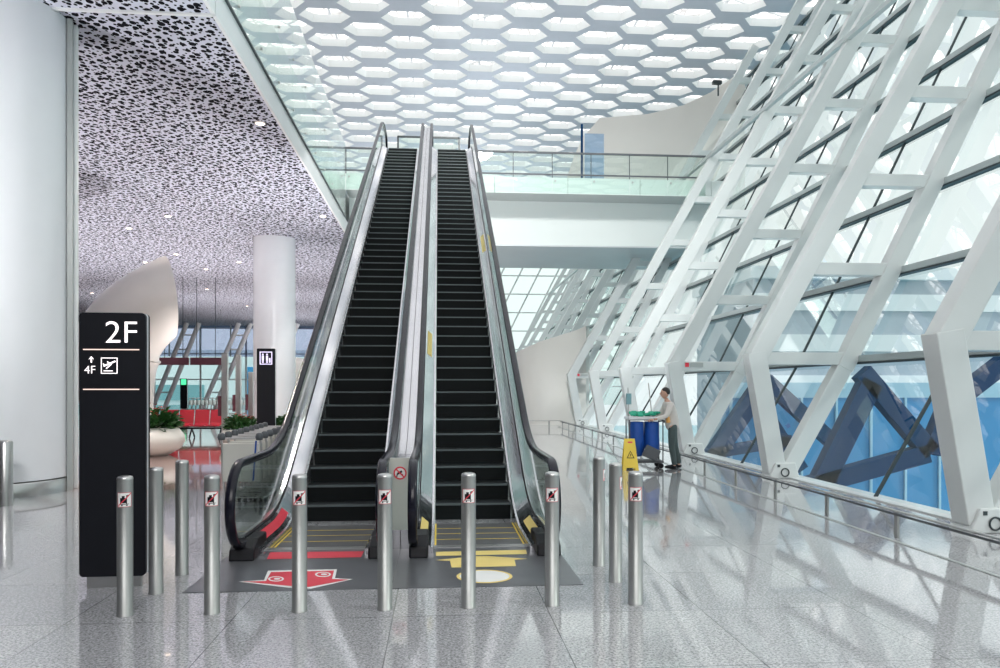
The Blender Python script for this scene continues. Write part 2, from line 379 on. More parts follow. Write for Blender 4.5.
# ------------------------------------------------------------------ hexagon ceiling
HZ = 18.0
def hex_ceiling():
    s = 1.12; px, py = 1.774, 2.38; th = .34; ox = .15
    X0, X1, Y0, Y1 = -30.7, 17.5, -14.67, 92
    mb = MB(); ncol = int((X1 - X0) / px); nrow = int((Y1 - Y0) / py)
    # each cell is a rectangle px wide? -> hexagonal cell: ring between outer hexagon and hole
    so = px / 1.5                       # outer hexagon circumradius along x
    hy = py / 2
    for i in range(ncol):
        for j in range(nrow):
            cx = X0 + (i + .5) * px; cy = Y0 + (j + .5) * py + (hy if i % 2 else 0)
            outer = [(so, 0), (so / 2, hy), (-so / 2, hy), (-so, 0), (-so / 2, -hy), (so / 2, -hy)]
            inner = [(s, 0), (s * .55, .64), (-s * .55, .64), (-s, 0), (-s * .55, -.64), (s * .55, -.64)]
            vs = [(cx + a, cy + b, HZ) for a, b in outer] + [(cx + a, cy + b, HZ) for a, b in inner] + [(cx + a * .93, cy + b * .93, HZ + th) for a, b in inner]
            fs = [(k, (k + 1) % 6, (k + 1) % 6 + 6, k + 6) for k in range(6)]
            mb.add(vs, fs); mb.add(vs[6:], [(k, (k + 1) % 6, (k + 1) % 6 + 6, k + 6) for k in range(6)], 1)
    o = mb.build('ceiling', [M['hexpanel'], M['white']]); struct(o)
    mb = MB().b2((X0, Y0 - 1, HZ + 1.6), (X1 + 1, Y1 + 1, HZ + 1.7)); o2 = struct(mb.build('skylight', M['sky']))
    # space-frame tubes above the holes
    mb = MB()
    rnd = random.Random(3)
    for i in range(ncol):
        x = X0 + (i + .5) * px
        if i % 2 == 0: mb.bar((x, Y0, HZ + .9), (x, Y1, HZ + .9), .10, .10, (1, 0, 0))
    for j in range(nrow * 2):
        y = Y0 + (j + .5) * hy
        if j % 3 != 2:
            a = y; b = y + 3.2 * (1 if j % 2 else -1)
            for i in range(0, ncol, 3): mb.bar((X0 + i * px, a, HZ + .75), (X0 + (i + 3) * px, b, HZ + 1.2), .07, .07, (0, 0, 1))
    o3 = mb.build('roof_truss', M['white']); struct(o3)
hex_ceiling()

# ------------------------------------------------------------------ facade on the right
ZK = 2.31; DR = 1.745; NR = 9
def xin(z): return 6.11 + .565 * (z - ZK)
def xout(z):
    return 6.62 + (z / ZK) * (7.98 - 6.62) if z < ZK else 7.98 + .50 * (z - ZK)
ZT = 17.9
def make_frame():
    rt = empty('facade_frame', (0, 0, 0))
    h = .30
    MB().bar((xin(ZT), 0, ZT), (xin(ZK), 0, ZK), .36, h).build('inner_chord', M['frame'], rt, bevel=.015)
    MB().bar((xin(ZK) - .02, 0, ZK + .12), (6.50, 0, .12), .36, h * 1.05).build('inner_leg', M['frame'], rt, bevel=.015)
    mb = MB().bar((xout(ZT), 0, ZT), (xout(ZK - .2), 0, ZK - .2), .32, h)
    mb.build('outer_chord', M['frame'], rt, bevel=.015)
    MB().bar((xout(ZK) + .04, 0, ZK + .1), (6.72, 0, .12), .31, h * .96).build('outer_leg', M['frame'], rt, bevel=.015)
    for k in range(NR):
        z = ZK + k * DR
        MB().bar((xin(z) + .1, 0, z), (xout(z) - .1, 0, z), .24, .26).build('rung', M['frame'], rt, bevel=.01)
    mb = MB().prism([(6.30, -.2, 0), (6.92, -.2, 0), (6.84, -.2, .30), (6.44, -.2, .30)], (0, .40, 0))
    b = mb.build('base_block', M['frame'], rt, bevel=.02)
    mb = MB(); mb.tube([(6.62 + .075 * math.cos(a), -.212, .12 + .075 * math.sin(a)) for a in [k * math.pi / 12 for k in range(25)]], .012, 6, caps=False)
    mb.build('ring', M['dark'], b)
    MB().b2((6.47, -.208, .22), (6.52, -.20, .27)).build('socket', M['dark'], b)
    return rt
FY = [8.9, 14.5, 19.75, 25.0, 30.2, 35.4]
FL = ['white steel facade frame nearest the camera, rising out of the top right of the hall',
      'white steel facade frame second from the camera, its bent foot behind the low rail',
      'white steel facade frame third from the camera, just right of the cleaner',
      'white steel facade frame fourth from the camera, behind the cleaning trolley',
      'white steel facade frame fifth from the camera, in front of the footbridge end',
      'white steel facade frame sixth from the camera, standing against the curved beige wall']
fr0 = make_frame()
for i, y in enumerate(FY):
    f = fr0 if i == 0 else copy_tree(fr0)
    f.location = (0, y, 0); tag(f, FL[i], 'facade frame', 'leaning white steel frames along the glass facade')
for i in range(5):
    f = copy_tree(fr0); f.location = (0, 42.6 + 8.2 * i, 0)
    tag(f, 'distant white steel facade frame seen under the footbridge beyond the beige wall', 'facade frame', 'distant facade frames beyond the beige wall')
# small notice plates on the kink rungs
for y, s in ((19.75, 1.0), (35.4, 1.0)):
    rt = empty('notice_plate', (xin(ZK) + .42, y - .135, ZK + .03))
    MB().b2((0, -.012, -.05), (.34, 0, .06)).build('plate', M['greyband'], rt)
    MB().b2((-.14, -.012, -.05), (-.04, 0, .06)).build('warning_square', M['red'], rt)
    tag(rt, 'small grey notice plate with red square on the third facade frame' if y < 30 else 'small grey notice plate with red square on the far facade frame by the beige wall', 'notice', 'notice plates on the facade frames')
# longitudinal beam tying the inner chords
z = ZK + 5 * DR
tag(MB().bar((xin(z) - .22, 8, z), (xin(z) - .22, 76, z), .14, .14, (0, 0, 1)).build('tie_beam', M['transom'], bevel=.01),
    'long pale steel beam running across the inner side of the facade frames at footbridge height', 'beam')
# glass skin with transoms and mullions
GY0, GY1 = -14.0, 78
go = 0.27
def gx(z): return xout(z) + go
mb = MB()
lv = [0.0, ZK] + [ZK + k * DR for k in range(1, 10)]
ys = [GY0] + [a + d for a in [-8.0, -2.3, 3.3] + FY + [40.6 + 5.2 * i for i in range(8)] for d in (0,)]
ymid = []
for a, b in zip(ys[:-1], ys[1:]): ymid += [a, (a + b) / 2]
ymid.append(ys[-1])
for z0, z1 in zip(lv[:-1], lv[1:]):
    mb.add([(gx(z0), GY0, z0), (gx(z0), GY1, z0), (gx(z1), GY1, z1), (gx(z1), GY0, z1)], [(0, 1, 2, 3)], 1 if z0 == 0 else 0)
win = struct(mb.build('window_1', [M['glass'], M['lowglass']]))
mb = MB()
for z in lv[1:]:
    mb.bar((gx(z) - .06, GY0, z), (gx(z) - .06, GY1, z), .14, .12, (0, 0, 1), 0)
    mb.bar((gx(z) - .05, GY0, z - .085), (gx(z) - .05, GY1, z - .085), .16, .035, (0, 0, 1), 1)
struct(mb.build('transom', [M['transom'], M['dark']], win))
mb = MB()
for y in ymid[1::2]:
    mb.bar((gx(0), y, 0), (gx(ZK), y, ZK), .05, .035, (0, 1, 0)); mb.bar((gx(ZK), y, ZK), (gx(ZT), y, ZT), .05, .035, (0, 1, 0))
struct(mb.build('mullion', M['dark'], win))
mb = MB().b2((6.72, GY0, -.3), (7.1, GY1, .02)); struct(mb.build('trim_2', M['frame']))

# low bumper rail in front of the facade
rt = empty('bumper_rail', (5.3, 0, 0), label='long low steel bumper rail along the foot of the glass facade', cat='rail')
MB().tube([(0, 3.5, .31), (0, 33.2, .31), (-.15, 33.4, .31), (-4.2, 33.4, .31)], .016, 8).build('top_tube', M['steel'], rt)
MB().b2((-.02, 3.5, .26), (-.004, 33.3, .285)).build('lower_strip', M['greyrubber'], rt)
y = 8.55
while y < 33.3:
    MB().b2((-.014, y - .03, 0), (.014, y + .03, .30)).build('rail_post', M['bollard'], rt); y += 1.62
for x in (-.5, -1.9, -3.3): MB().b2((x - .03, 33.39, 0), (x + .03, 33.42, .30)).build('rail_post', M['bollard'], rt)
mb = MB().bar((5.12, 3, .004), (5.32, 34, .004), .05, .006, (0, 0, 1)); struct(mb.build('trim_3', M['greyband']))

# ------------------------------------------------------------------ outside, seen through the glass
rt = empty('outer_blue_wing', (8.4, 22, -6.2), label='blue glazed outer wing with pale vertical mullions seen through the lower facade glass', cat='building')
MB().b2((0, 0, 0), (30, .4, 7.65)).build('glazed_wall', M['blueglaze'], rt)
for k in range(18): MB().b2((.1 + k * 1.07, -.06, 0), (.17 + k * 1.07, 0, 7.65)).build('mullion', M['paleblue'], rt)
MB().b2((0, -.05, 7.65), (30, .4, 8.1)).build('parapet', M['paleblue'], rt)
rt = empty('reflected_lattice', (0, 17.2, 0), label='dark blue lattice modelled as a reflection of the facade frames, joining at a node behind the lower facade glass', cat='lattice')  # solid bars built in place of the facade frames mirrored in the glass
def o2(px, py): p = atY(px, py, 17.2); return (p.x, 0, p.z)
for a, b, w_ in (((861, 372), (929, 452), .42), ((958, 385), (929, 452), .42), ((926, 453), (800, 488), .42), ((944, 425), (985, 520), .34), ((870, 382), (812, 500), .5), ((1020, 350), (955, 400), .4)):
    MB().bar(o2(*a), o2(*b), w_, .3).build('reflected_beam', M['navy'], rt)
rt = empty('reflected_lattice', (0, 21.0, 0), label='grey blue lattice modelled as a reflection of the facade frames, just right of the cleaner behind the glass', cat='lattice')  # more solid bars standing in for reflections in the glass
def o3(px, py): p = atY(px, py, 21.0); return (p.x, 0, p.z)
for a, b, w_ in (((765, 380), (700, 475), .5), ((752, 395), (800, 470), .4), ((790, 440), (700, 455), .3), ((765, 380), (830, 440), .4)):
    MB().bar(o3(*a), o3(*b), w_, .3).build('reflected_beam', M['navy'], rt)
rt = empty('outer_building', (26, 62, -6.2), label='pale grey blue building with horizontal bands, far outside the facade', cat='building')
MB().b2((0, 0, 0), (70, 14, 17)).build('wall', M['ext'], rt)
for k in range(4): MB().b2((-.2, -.2, 4.2 + k * 3.4), (70.2, 0, 5.6 + k * 3.4)).build('window_band', M['blueglaze'] if k < 1 else M['extw'], rt)
MB().b2((-.5, -.6, 17), (70.5, 14, 18)).build('roof', M['extw'], rt)

# ------------------------------------------------------------------ footbridge
BY = 31.1
rt = empty('footbridge', (0, BY, 0), label='pale green footbridge crossing the hall behind the top of the escalators', cat='footbridge')
XR = 12.0
MB().b2((XS, .05, 9.72), (XR, 8, 10.3)).build('deck_slab', M['greyband'], rt)
mb = MB()
x = XS
while x < XR - .1:
    mb.b2((x, 0, 9.66), (min(x + 2.98, XR), .05, 10.32)); x += 3.0
mb.build('edge_panel', M['palegreen'], rt)
mb = MB(); mb.b2((XS, 1.6, 7.86), (XR, 1.75, 9.72)); mb.b2((XS, 1.75, 7.86), (XR, 7.6, 9.72)); mb.build('box_beam', M['palegreen'], rt)
mb = MB(); mb.b2((XS, 1.6, 7.80), (XR, 7.6, 7.86)); mb.build('soffit', M['soffit'], rt)
rt = empty('glass_balustrade', (0, BY, 10.3), label='clear glass balustrade with dark handrail along the edge of the footbridge', cat='balustrade')
x = 1.35; k = 0
def panel(x0, x1):
    MB().b2((x0 + .01, -.02, -.62), (x1 - .01, -.005, .98)).build('glass_panel', M['green_glass'], rt)
    MB().b2((x0 - .015, .0, .0), (x0 + .015, .03, 1.0)).build('post', M['dark'], rt)
    MB().tube([(x0 + .12, -.04, -.12), (x0 + .12, .01, -.12)], .04, 8).build('clamp', M['steel'], rt)
for k in range(6): panel(1.4 + 1.6 * k, 3.0 + 1.6 * k)
panel(-3.7, -2.25)
MB().b2((1.35, -.04, .98), (11.0, .03, 1.05)).build('handrail', M['greyrubber'], rt)
MB().b2((-3.75, -.04, .98), (-2.2, .03, 1.05)).build('handrail', M['greyrubber'], rt)
MB().b2((1.35, -.03, .1), (11.0, -.0, .16)).build('lower_rail', M['greyrubber'], rt)
MB().b2((-3.75, -.03, .1), (-2.2, -.0, .16)).build('lower_rail', M['greyrubber'], rt)
# landing behind the escalators and its barrier
rt = empty('escalator_landing', (-.42, 29.4, 9.9), label='pale landing slab joining the top of both escalators to the footbridge', cat='landing')
MB().b2((-1.9, .53, -.35), (1.9, 1.72, .4)).build('landing_slab', M['palegreen'], rt)
rt = empty('glass_barrier', (-.42, 31.6, 10.3), label='dark framed glass barrier standing behind the top of the escalators', cat='barrier')
MB().b2((-1.22, 0, .05), (1.22, .02, 1.65)).build('glass_panel', M['green_glass'], rt)
mb = MB(); mb.b2((-1.26, -.02, 1.65), (1.26, .04, 1.72)); mb.b2((-1.28, -.02, 0), (-1.21, .04, 1.7)); mb.b2((1.21, -.02, 0), (1.28, .04, 1.7)); mb.build('barrier_frame', M['dark'], rt)
# curved beige volume standing on the footbridge level
pts = [(567, 178), (574, 156), (583, 137), (600, 118), (625, 116), (648, 114), (684, 105), (711, 92), (735, 76), (745, 70)]
front = []; back = []
for i, (px, py) in enumerate(pts):
    Y = 38.6 - 1.6 * math.sin(i / 9 * math.pi); p = atY(px, py, Y); p.z = min(p.z, 17.6); front.append(p); back.append(Vector((p.x + .1, Y + 1.2, p.z)))
mb = MB(); n = len(pts)
vs = front + [Vector((p.x, p.y, 10.32)) for p in front] + back
fs = [(i, i + 1, i + 1 + n, i + n) for i in range(n - 1)] + [(i, i + 2 * n, i + 1 + 2 * n, i + 1) for i in range(n - 1)]
mb.add(vs, fs, 0, True)
o = mb.build('curved_bulkhead', M['beige']); tag(o, 'curved pale beige bulkhead rising above the right end of the footbridge', 'bulkhead')
p0 = atY(582, 175, 33.5)
rt = empty('glass_door_leaf', (p0.x, 33.5, 10.3), label='blue tinted glass leaf with dark post on the footbridge in front of the beige bulkhead', cat='glass panel')
MB().b2((.12, 0, 0), (.98, .02, 2.65)).build('glass_leaf', M['blue_glass'], rt); MB().b2((-.05, -.03, 0), (.04, .05, 3.05)).build('post', M['navy'], rt)
p0 = atY(716, 92, 36.6)
rt = empty('security_camera', (p0.x, 36.3, p0.z), label='small dark security camera on top of the beige bulkhead', cat='camera')
MB().tube([(0, 0, -.3), (0, 0, .25)], .04, 8).build('stalk', M['dark'], rt); MB().box((-.1, -.1, .3), (.45, .22, .18)).build('housing', M['dark'], rt, bevel=.03)

# curved low wall below the bridge
cv = [(7.0, 36.3, 4.7), (6.4, 36.2, 4.45), (5.6, 36.1, 4.2), (4.8, 36.15, 3.95), (4.2, 36.4, 3.7), (3.8, 36.9, 3.5), (3.55, 37.8, 3.35), (3.4, 39.5, 3.25), (3.35, 43, 3.2)]
mb = MB(); n = len(cv)
vs = [Vector((a, b, 0)) for a, b, c in cv] + [Vector((a, b, c)) for a, b, c in cv] + [Vector((a + .25, b + .5, c)) for a, b, c in cv] + [Vector((a + .25, b + .5, 0)) for a, b, c in cv]
fs = []
for i in range(n - 1):
    for q in range(3): fs.append((i + q * n, i + 1 + q * n, i + 1 + (q + 1) * n, i + (q + 1) * n))
mb.add(vs, fs, 0, True); struct(mb.build('wall_curved', M['beige']))
# end glazing of the hall
def end_glazing(name, Y, X0, X1, Z1, px, pz, lean, mat):
    o = struct(MB().b2((X0, Y, 0), (X1, Y + .02, Z1)).build(name, mat))
    mb = MB(); x = X0 - lean * Z1
    while x < X1:
        a = max(0.0, (X0 - x) / lean if lean else 0); b = min(Z1, (X1 - x) / lean if lean else Z1)
        if b > a: mb.bar((x + lean * a, Y - .1, a), (x + lean * b, Y - .1, b), .16, .16)
        x += px
    z = pz
    while z < Z1: mb.b2((X0, Y - .16, z - .06), (X1, Y - .04, z + .06)); z += pz
    struct(mb.build('window_frame', M['frame'], o)); return o
end_glazing('window_2', 79, -3, 20, 17.5, 1.9, 1.9, .5, M['rail_glass'])

# ------------------------------------------------------------------ left hall: end glazing, leaning columns
o = end_glazing('window_3', 80, -42, -3.2, ZC, 4.5, 2.6, 0, M['rail_glass'])
mb = MB().b2((-42, 79.6, 4.9), (-3.3, 79.75, ZC)); 
for x in range(-42, -4, 3): mb.b2((x, 79.5, 4.9), (x + .12, 79.6, ZC), 1)
struct(mb.build('window_4', [M['lilacglass'], M['transom']]))
for (xa, ya), (xb, yb) in ((((153, 413)), ((187, 327))), (((203, 405)), ((239, 327))), (((110, 413)), ((144, 327))), (((250, 405)), ((286, 327)))):
    a = atY(xa, ya, 74); b = atY(xb, yb, 74); a.z = 0; b.z = ZC
    rt = empty('leaning_strut', (a.x, 74, 0))
    for d in (0, 1.1): MB().tube([(d, 0, 0), (b.x - a.x + d, 0, ZC - .2)], .22, 10).build('tube', M['white'], rt)
    for k in range(1, 6):
        q = k / 6; MB().bar(((b.x - a.x) * q, 0, ZC * q), ((b.x - a.x) * q + 1.1, 0, ZC * q), .12, .12).build('rung', M['white'], rt)
    tag(rt, 'pair of leaning white tubes in front of the far hall glazing', 'strut', 'leaning white struts at the far end of the left hall')
rt = empty('outer_terminal', (-20, 115, -6.2), label='pale outer building behind the far glazing of the left hall', cat='building')
MB().b2((-45, 0, 0), (12, 10, 13.5)).build('wall', M['extw'], rt)
MB().b2((-8, -.3, 5), (2, 0, 11)).build('glazed_bay', M['blueglaze'], rt)
MB().b2((-40, -.3, 6.2), (-14, 0, 8.4)).build('window_band', M['teal'], rt)

# ------------------------------------------------------------------ columns
def column(name, c, r, lab, groove):
    rt = empty(name, (c.x, c.y, 0), label=lab, cat='column')
    n = 72
    mb = MB().lathe([(r, .24), (r, ZC + .05)], n=n); mb.build('shaft', M['column'], rt)
    MB().lathe([(r + .02, 0), (r + .02, .2), (r, .22)], n=n).build('steel_collar', M['steel'], rt)
    if groove:
        a = math.atan2(.35, 1)   # towards the right-hand side
        rz = Matrix.Rotation(a, 3, 'Z')
        MB().box(rz @ Vector((r + .03, -.12, ZC / 2)), (.12, .16, ZC), rz).build('cover_strip', M['white'], rt, bevel=.01)
        MB().box(rz @ Vector((r - .01, -.32, ZC / 2)), (.08, .22, ZC), rz).build('recess_strip', M['greyband'], rt)
    return rt
d = 13.0; cx = -.549 * d - 1.3 * 1.141
column('round_column', Vector((cx * CA + d * SA, -cx * SA + d * CA, 0)), 1.24, 'huge round white column with steel collar, behind the floor sign', True)
d = 32.5; cx = (274.5 - 500) / F * d
column('round_column', Vector((cx * CA + d * SA, -cx * SA + d * CA, 0)), .86, 'round white column behind the planters and restroom sign', False)

# ------------------------------------------------------------------ downlights
for px, py in ((260, 123), (323, 216), (168, 216), (129, 228), (145, 262), (239, 262), (176, 254), (92, 293), (114, 289), (206, 269), (207, 289), (247, 306), (215, 60)):
    if py == 60: continue
    p = flo(px, py, ZC - .01) if False else None
    dd = F * (ZC - E) / (HOR - py); cx = (px - 500) / F * dd
    x, y = cx * CA + dd * SA, -cx * SA + dd * CA
    rt = empty('downlight', (x, y, ZC - .02))
    s = 1
    MB().lathe([(.10, 0), (.13, 0), (.14, .015)], n=20).build('ring', M['steel'], rt)
    MB().lathe([(0, .004), (.10, .004)], n=20).build('lens', M['lamp'], rt)
    if py in (123, 216): tag(rt, {260: 'round recessed downlight nearest the camera, close to the slab edge', 323: 'round recessed downlight above the left escalator near the slab edge', 168: 'brighter round downlight in the middle of the perforated ceiling'}[px], 'downlight', 'downlights in the perforated ceiling')
    else: tag(rt, 'small round recessed downlight glowing warm in the perforated ceiling', 'downlight', 'small downlights far back in the perforated ceiling')
for i, (x, y) in enumerate(((-6, 16), (-7, 26), (-12, 34), (-7, 44), (-16, 52), (-10, 64))):
    light('ceiling_spot', 'SPOT', (x, y, ZC - .1), 900, (0, 0, 0), (1, .9, .82), spot_size=R(120), spot_blend=.6, shadow_soft_size=.3)

# ------------------------------------------------------------------ glass wall above the left slab edge
rt = empty('slab_edge_glazing', (XS + .02, 0, 8.57), label='tall greenish glass balustrade along the edge of the upper floor on the left', cat='balustrade')
y = 11.0
while y < 31:
    MB().b2((0, y + .01, 0), (.015, min(y + 1.8, 31.05) - .01, 2.86)).build('glass_panel', M['green_glass'], rt)
    for zz in (.3, 1.6): MB().tube([(-.1, y + .12, zz), (.03, y + .12, zz)], .035, 8).build('clamp', M['steel'], rt)
    y += 1.8
MB().b2((-.02, 11, -.03), (.03, 31.05, 0)).build('base_channel', M['dark'], rt)

# ------------------------------------------------------------------ escalators
TN = math.tan(R(30)); Y0 = 9.84; NS = 49; RISE = ZU / NS; YT = Y0 + ZU / TN
def zn(y):
    h = .7
    if y < Y0 - h: return 0.0
    if y < Y0 + h: return TN * (y - Y0 + h) ** 2 / (4 * h)
    if y < YT - h: return TN * (y - Y0)
    if y < YT + h: return ZU - TN * (YT + h - y) ** 2 / (4 * h)
    return ZU
def samples(a, b):
    s = [a]; y = a
    while y < b - 1e-6:
        st = .12 if (y < Y0 + .9 or y > YT - .9) else 1.0
        y = min(b, y + st); s.append(y)
    return s
YA, YB = 7.98, 29.3       # newel centres
NRr = .42; HH = .99
def side_balustrade(rt, xe, sgn, outer):
    """xe: step edge; sgn: -1 for the left side, 1 for the right side"""
    g = xe + sgn * .20                     # glass plane
    X = lambda d: xe + sgn * d
    Ys = samples(YA + .12, YB - .1)
    MB().sweep([(X(.0), -.35), (X(.0), .07), (X(.025), .07), (X(.025), -.35)], Ys, zn).build('skirt_panel', M['mirror2'], rt)
    MB().sweep([(X(.028), -.3), (X(.028), .075), (X(.175), .20), (X(.175), -.3)], Ys, zn).build('inner_deck', M['mirror'], rt)
    MB().sweep([(X(.176), -.2), (X(.176), .215), (X(.19), .215), (X(.19), -.2)], Ys, zn).build('deck_gasket', M['black'], rt)
    MB().sweep([(X(.191), -.45), (X(.191), .235), (X(.25 if outer else .235), .22), (X(.29 if outer else .235), .19), (X(.29 if outer else .235), -.45)], Ys, zn).build('outer_deck', M['mirror2'], rt)
    # glass
    vs = []; fs = []; zs = []
    ys = [YA - NRr * math.cos(a) for a in [k * math.pi / 24 for k in range(13)]] + samples(YA, YB)[1:] + [YB + NRr * math.sin(a) for a in [k * math.pi / 24 for k in range(1, 13)]]
    mb = MB()
    for y in ys:
        if y < YA:
            q = math.sqrt(max(0, NRr ** 2 - (YA - y) ** 2)); top = HH - NRr + q; bot = max(HH - NRr - q, .18)
        elif y > YB:
            q = math.sqrt(max(0, NRr ** 2 - (y - YB) ** 2)); top = ZU + HH - NRr + q; bot = max(ZU + HH - NRr - q, ZU + .18)
        else: top = zn(y) + HH; bot = zn(y) + .2
        zs.append((y, bot, top - .02))
    n = len(zs)
    for sx in (-.006, .006): mb.add([(g + sx, y, b) for y, b, tt in zs] + [(g + sx, y, tt) for y, b, tt in zs], [(i, i + 1, i + 1 + n, i + n) for i in range(n - 1)])
    mb.build('glass_side', M['rail_glass'], rt)
    # handrail loop
    path = [(g, YA + .32, .16)] + [(g, YA - NRr * math.sin(a), HH - NRr - NRr * math.cos(a)) for a in [k * math.pi / 16 for k in range(17)]]
    path += [(g, y, zn(y) + HH) for y in samples(YA, YB)[1:]]
    path += [(g, YB + NRr * math.sin(a), ZU + HH - NRr + NRr * math.cos(a)) for a in [k * math.pi / 16 for k in range(1, 17)]] + [(g, YB - .3, ZU + .16)]
    vs = []; fs = []; pts = [Vector(p) for p in path]; sec = [(-.046, -.022), (-.046, .012), (-.03, .028), (.03, .028), (.046, .012), (.046, -.022)]
    for i, p in enumerate(pts):
        d_ = (pts[min(i + 1, len(pts) - 1)] - pts[max(i - 1, 0)]).normalized(); nrm = Vector((1, 0, 0)).cross(d_)
        for a_, b_ in sec: vs.append(p + Vector((a_, 0, 0)) + nrm * b_)
    k6 = 6
    for i in range(len(pts) - 1):
        for k in range(k6): fs.append((i * 6 + k, i * 6 + (k + 1) % 6, (i + 1) * 6 + (k + 1) % 6, (i + 1) * 6 + k))
    MB().add(vs, fs, 0, True).build('handrail', M['handrail'], rt)
    # steel guide under the rail
    MB().sweep([(g - .02, -.05), (g + .02, -.05), (g + .02, -.02), (g - .02, -.02)], samples(YA, YB), lambda y: zn(y) + HH).build('rail_guide', M['mirror2'], rt)
    # newel foot: black handrail inlet and tapered shoe
    a0, a1 = sorted((X(.05), X(.30 if outer else .245)))
    mb = MB().prism([(a0, YA - .10, 0), (a0, YA - .07, .12), (a0, YA + .12, .20), (a0, YA + .5, .20), (a0, YA + .5, 0)], (a1 - a0, 0, 0)); mb.build('newel_foot', M['black'], rt, bevel=.02)
    return g
def escalator(x0, x1, lab, lout, rout, plate, decal, stick):
    rt = empty('escalator', ((x0 + x1) / 2, 8.4, 0), label=lab, cat='escalator', group='pair of escalators')
    inner = empty('tmp'); 
    cxx = (x0 + x1) / 2
    W = x1 - x0
    # steps: one shape, shared by copies
    run = RISE / TN
    mb = MB()
    mb.add([(-W / 2 + .01, 0, -RISE), (W / 2 - .01, 0, -RISE), (W / 2 - .01, 0, -.02), (-W / 2 + .01, 0, -.02)], [(0, 1, 2, 3)], 0)
    mb.b2((-W / 2 + .01, -.012, -.022), (W / 2 - .01, .03, .0), 1)
    mb.b2((-W / 2 + .01, .03, -.02), (W / 2 - .01, run + .02, -.003), 2)
    st0 = None
    for i in range(1, NS + 1):
        if st0 is None: st = st0 = mb.build('step', [M['step'], M['nose'], M['tread']])
        else: st = st0.copy(); COL.objects.link(st)
        st.location = (cxx, Y0 + i * RISE / TN, i * RISE)
        st.parent = rt; 
    # flat steps at the foot and head
    for a in (8.50, 8.84, 9.18, 9.52):
        mb = MB(); zz = 0.005
        mb.b2((x0 + .01, a, -.02), (x1 - .01, min(a + .335, 9.845), zz), 0); mb.b2((x0 + .01, a, zz), (x1 - .01, a + .012, zz + .002), 1)
        mb.b2((x0 + .01, a, zz), (x0 + .03, a + .355, zz + .002), 1); mb.b2((x1 - .03, a, zz), (x1 - .01, a + .355, zz + .002), 1)
        mb.build('step', [M['flattread'], M['yellow']], rt)
    MB().b2((x0 + .01, YT, ZU - .02), (x1 - .01, YB + .6, ZU)).build('upper_landing_plate', M['dplate'], rt)
    MB().b2((x0, 8.38, 0), (x1, 8.50, .012)).build('comb_plate', M['steel'], rt)
    # truss below
    MB().sweep([(x0 + .02, -.30), (x1 - .02, -.30), (x1 - .02, -1.1), (x0 + .02, -1.1)], [9.9 + .5 * k for k in range(36)] + [29.3], lambda y: max(zn(y), -1) if zn(y) > 1.15 else max(1.12, zn(y)) * 0 + max(zn(y), 0) ).build('truss_cladding', M['palegreen'], rt)
    gl = side_balustrade(rt, x0, -1, lout); gr = side_balustrade(rt, x1, 1, rout)
    # landing plate with stickers
    p = MB().prism([(plate[0], 6.72, 0), (plate[1], 6.72, 0), (plate[1], 8.38, 0), (plate[0], 8.38, 0)], (0, 0, .006)).build('landing_plate', M['dplate'], rt)
    decal(p)
    stick(rt)
    bpy.data.objects.remove(inner)
    # children were built in world coordinates
    off = Vector((cxx, 8.4, 0))
    for c in rt.children: c.location = c.location - off
    return rt
def flat(pts, z, mat, name, parent):
    o = MB().poly([Vector((flo(*p).x, flo(*p).y, z)) for p in pts]).build(name, mat, parent)
    if o.data.polygons[0].normal.z < 0: o.data.flip_normals()
    return o
def grow(pts, k):
    cx = sum(p[0] for p in pts) / len(pts); cy = sum(p[1] for p in pts) / len(pts)
    return [(cx + (p[0] - cx) * k, cy + (p[1] - cy) * (k + .06)) for p in pts]
def ell(cx, cy, a, b, n=28): return [(cx + a * math.cos(2 * math.pi * k / n), cy + b * math.sin(2 * math.pi * k / n)) for k in range(n)]
def decal_left(p):
    flat([(270, 553), (364, 552), (361, 558), (267, 560)], .0085, M['red'], 'red_bar', p)
    ar = [(271, 573), (334, 571.5), (332, 580), (349, 580.5), (309, 588), (290, 587), (243, 582.5), (266, 582)]
    flat([(268, 571.5), (337, 570), (335, 579), (353, 580), (311, 589.6), (288, 588.6), (238, 582.5), (264, 580.8)], .0080, M['wsticker'], 'arrow_outline', p)
    flat(ar, .0095, M['red'], 'red_arrow', p)
    for cx, cy in ((276, 580), (323, 575.5)):
        flat(ell(cx, cy, 8, 2.6), .0102, M['wsticker'], 'footprint', p); flat(ell(cx, cy, 6, 1.8), .0108, M['red'], 'footprint', p); flat(ell(cx + 1, cy, 3.2, .9), .0112, M['wsticker'], 'footprint', p)
def decal_right(p):
    flat([(436, 552.6), (526, 550.5), (527, 554.9), (436, 556.7)], .0085, M['yell2'], 'yellow_bar', p)
    flat([(435, 561), (475.5, 556.8), (488, 556.8), (528, 559.5), (514.5, 560.7), (516, 567), (451.5, 568.4), (450, 561.6)], .0085, M['yell2'], 'yellow_arrow', p)
    flat(ell(484.5, 577.3, 28, 6.8), .0085, M['yell2'], 'spot_rim', p); flat(ell(484.5, 577.3, 25, 5.8), .0095, M['wsticker'], 'white_spot', p)
def strip_on_deck(rt, xe, sgn, y0, y1, mat, name):
    """sticker lying on the sloping inner deck"""
    X = lambda d: xe + sgn * d
    ys = [y0 + (y1 - y0) * k / 10 for k in range(11)]
    zz = lambda d: .075 + (d - .028) / .147 * .125 + .004
    vs = [(X(d), y, zn(y) + zz(d)) for y in ys for d in (.065, .145)]
    MB().add(vs, [(2 * i, 2 * i + 1, 2 * i + 3, 2 * i + 2) for i in range(10)]).build(name, mat, rt)
XL0, XL1, XR0, XR1 = -1.80, -.77, -.06, .96
def stickL(rt): strip_on_deck(rt, XL0, -1, 8.45, 9.75, M['red'], 'red_strip')
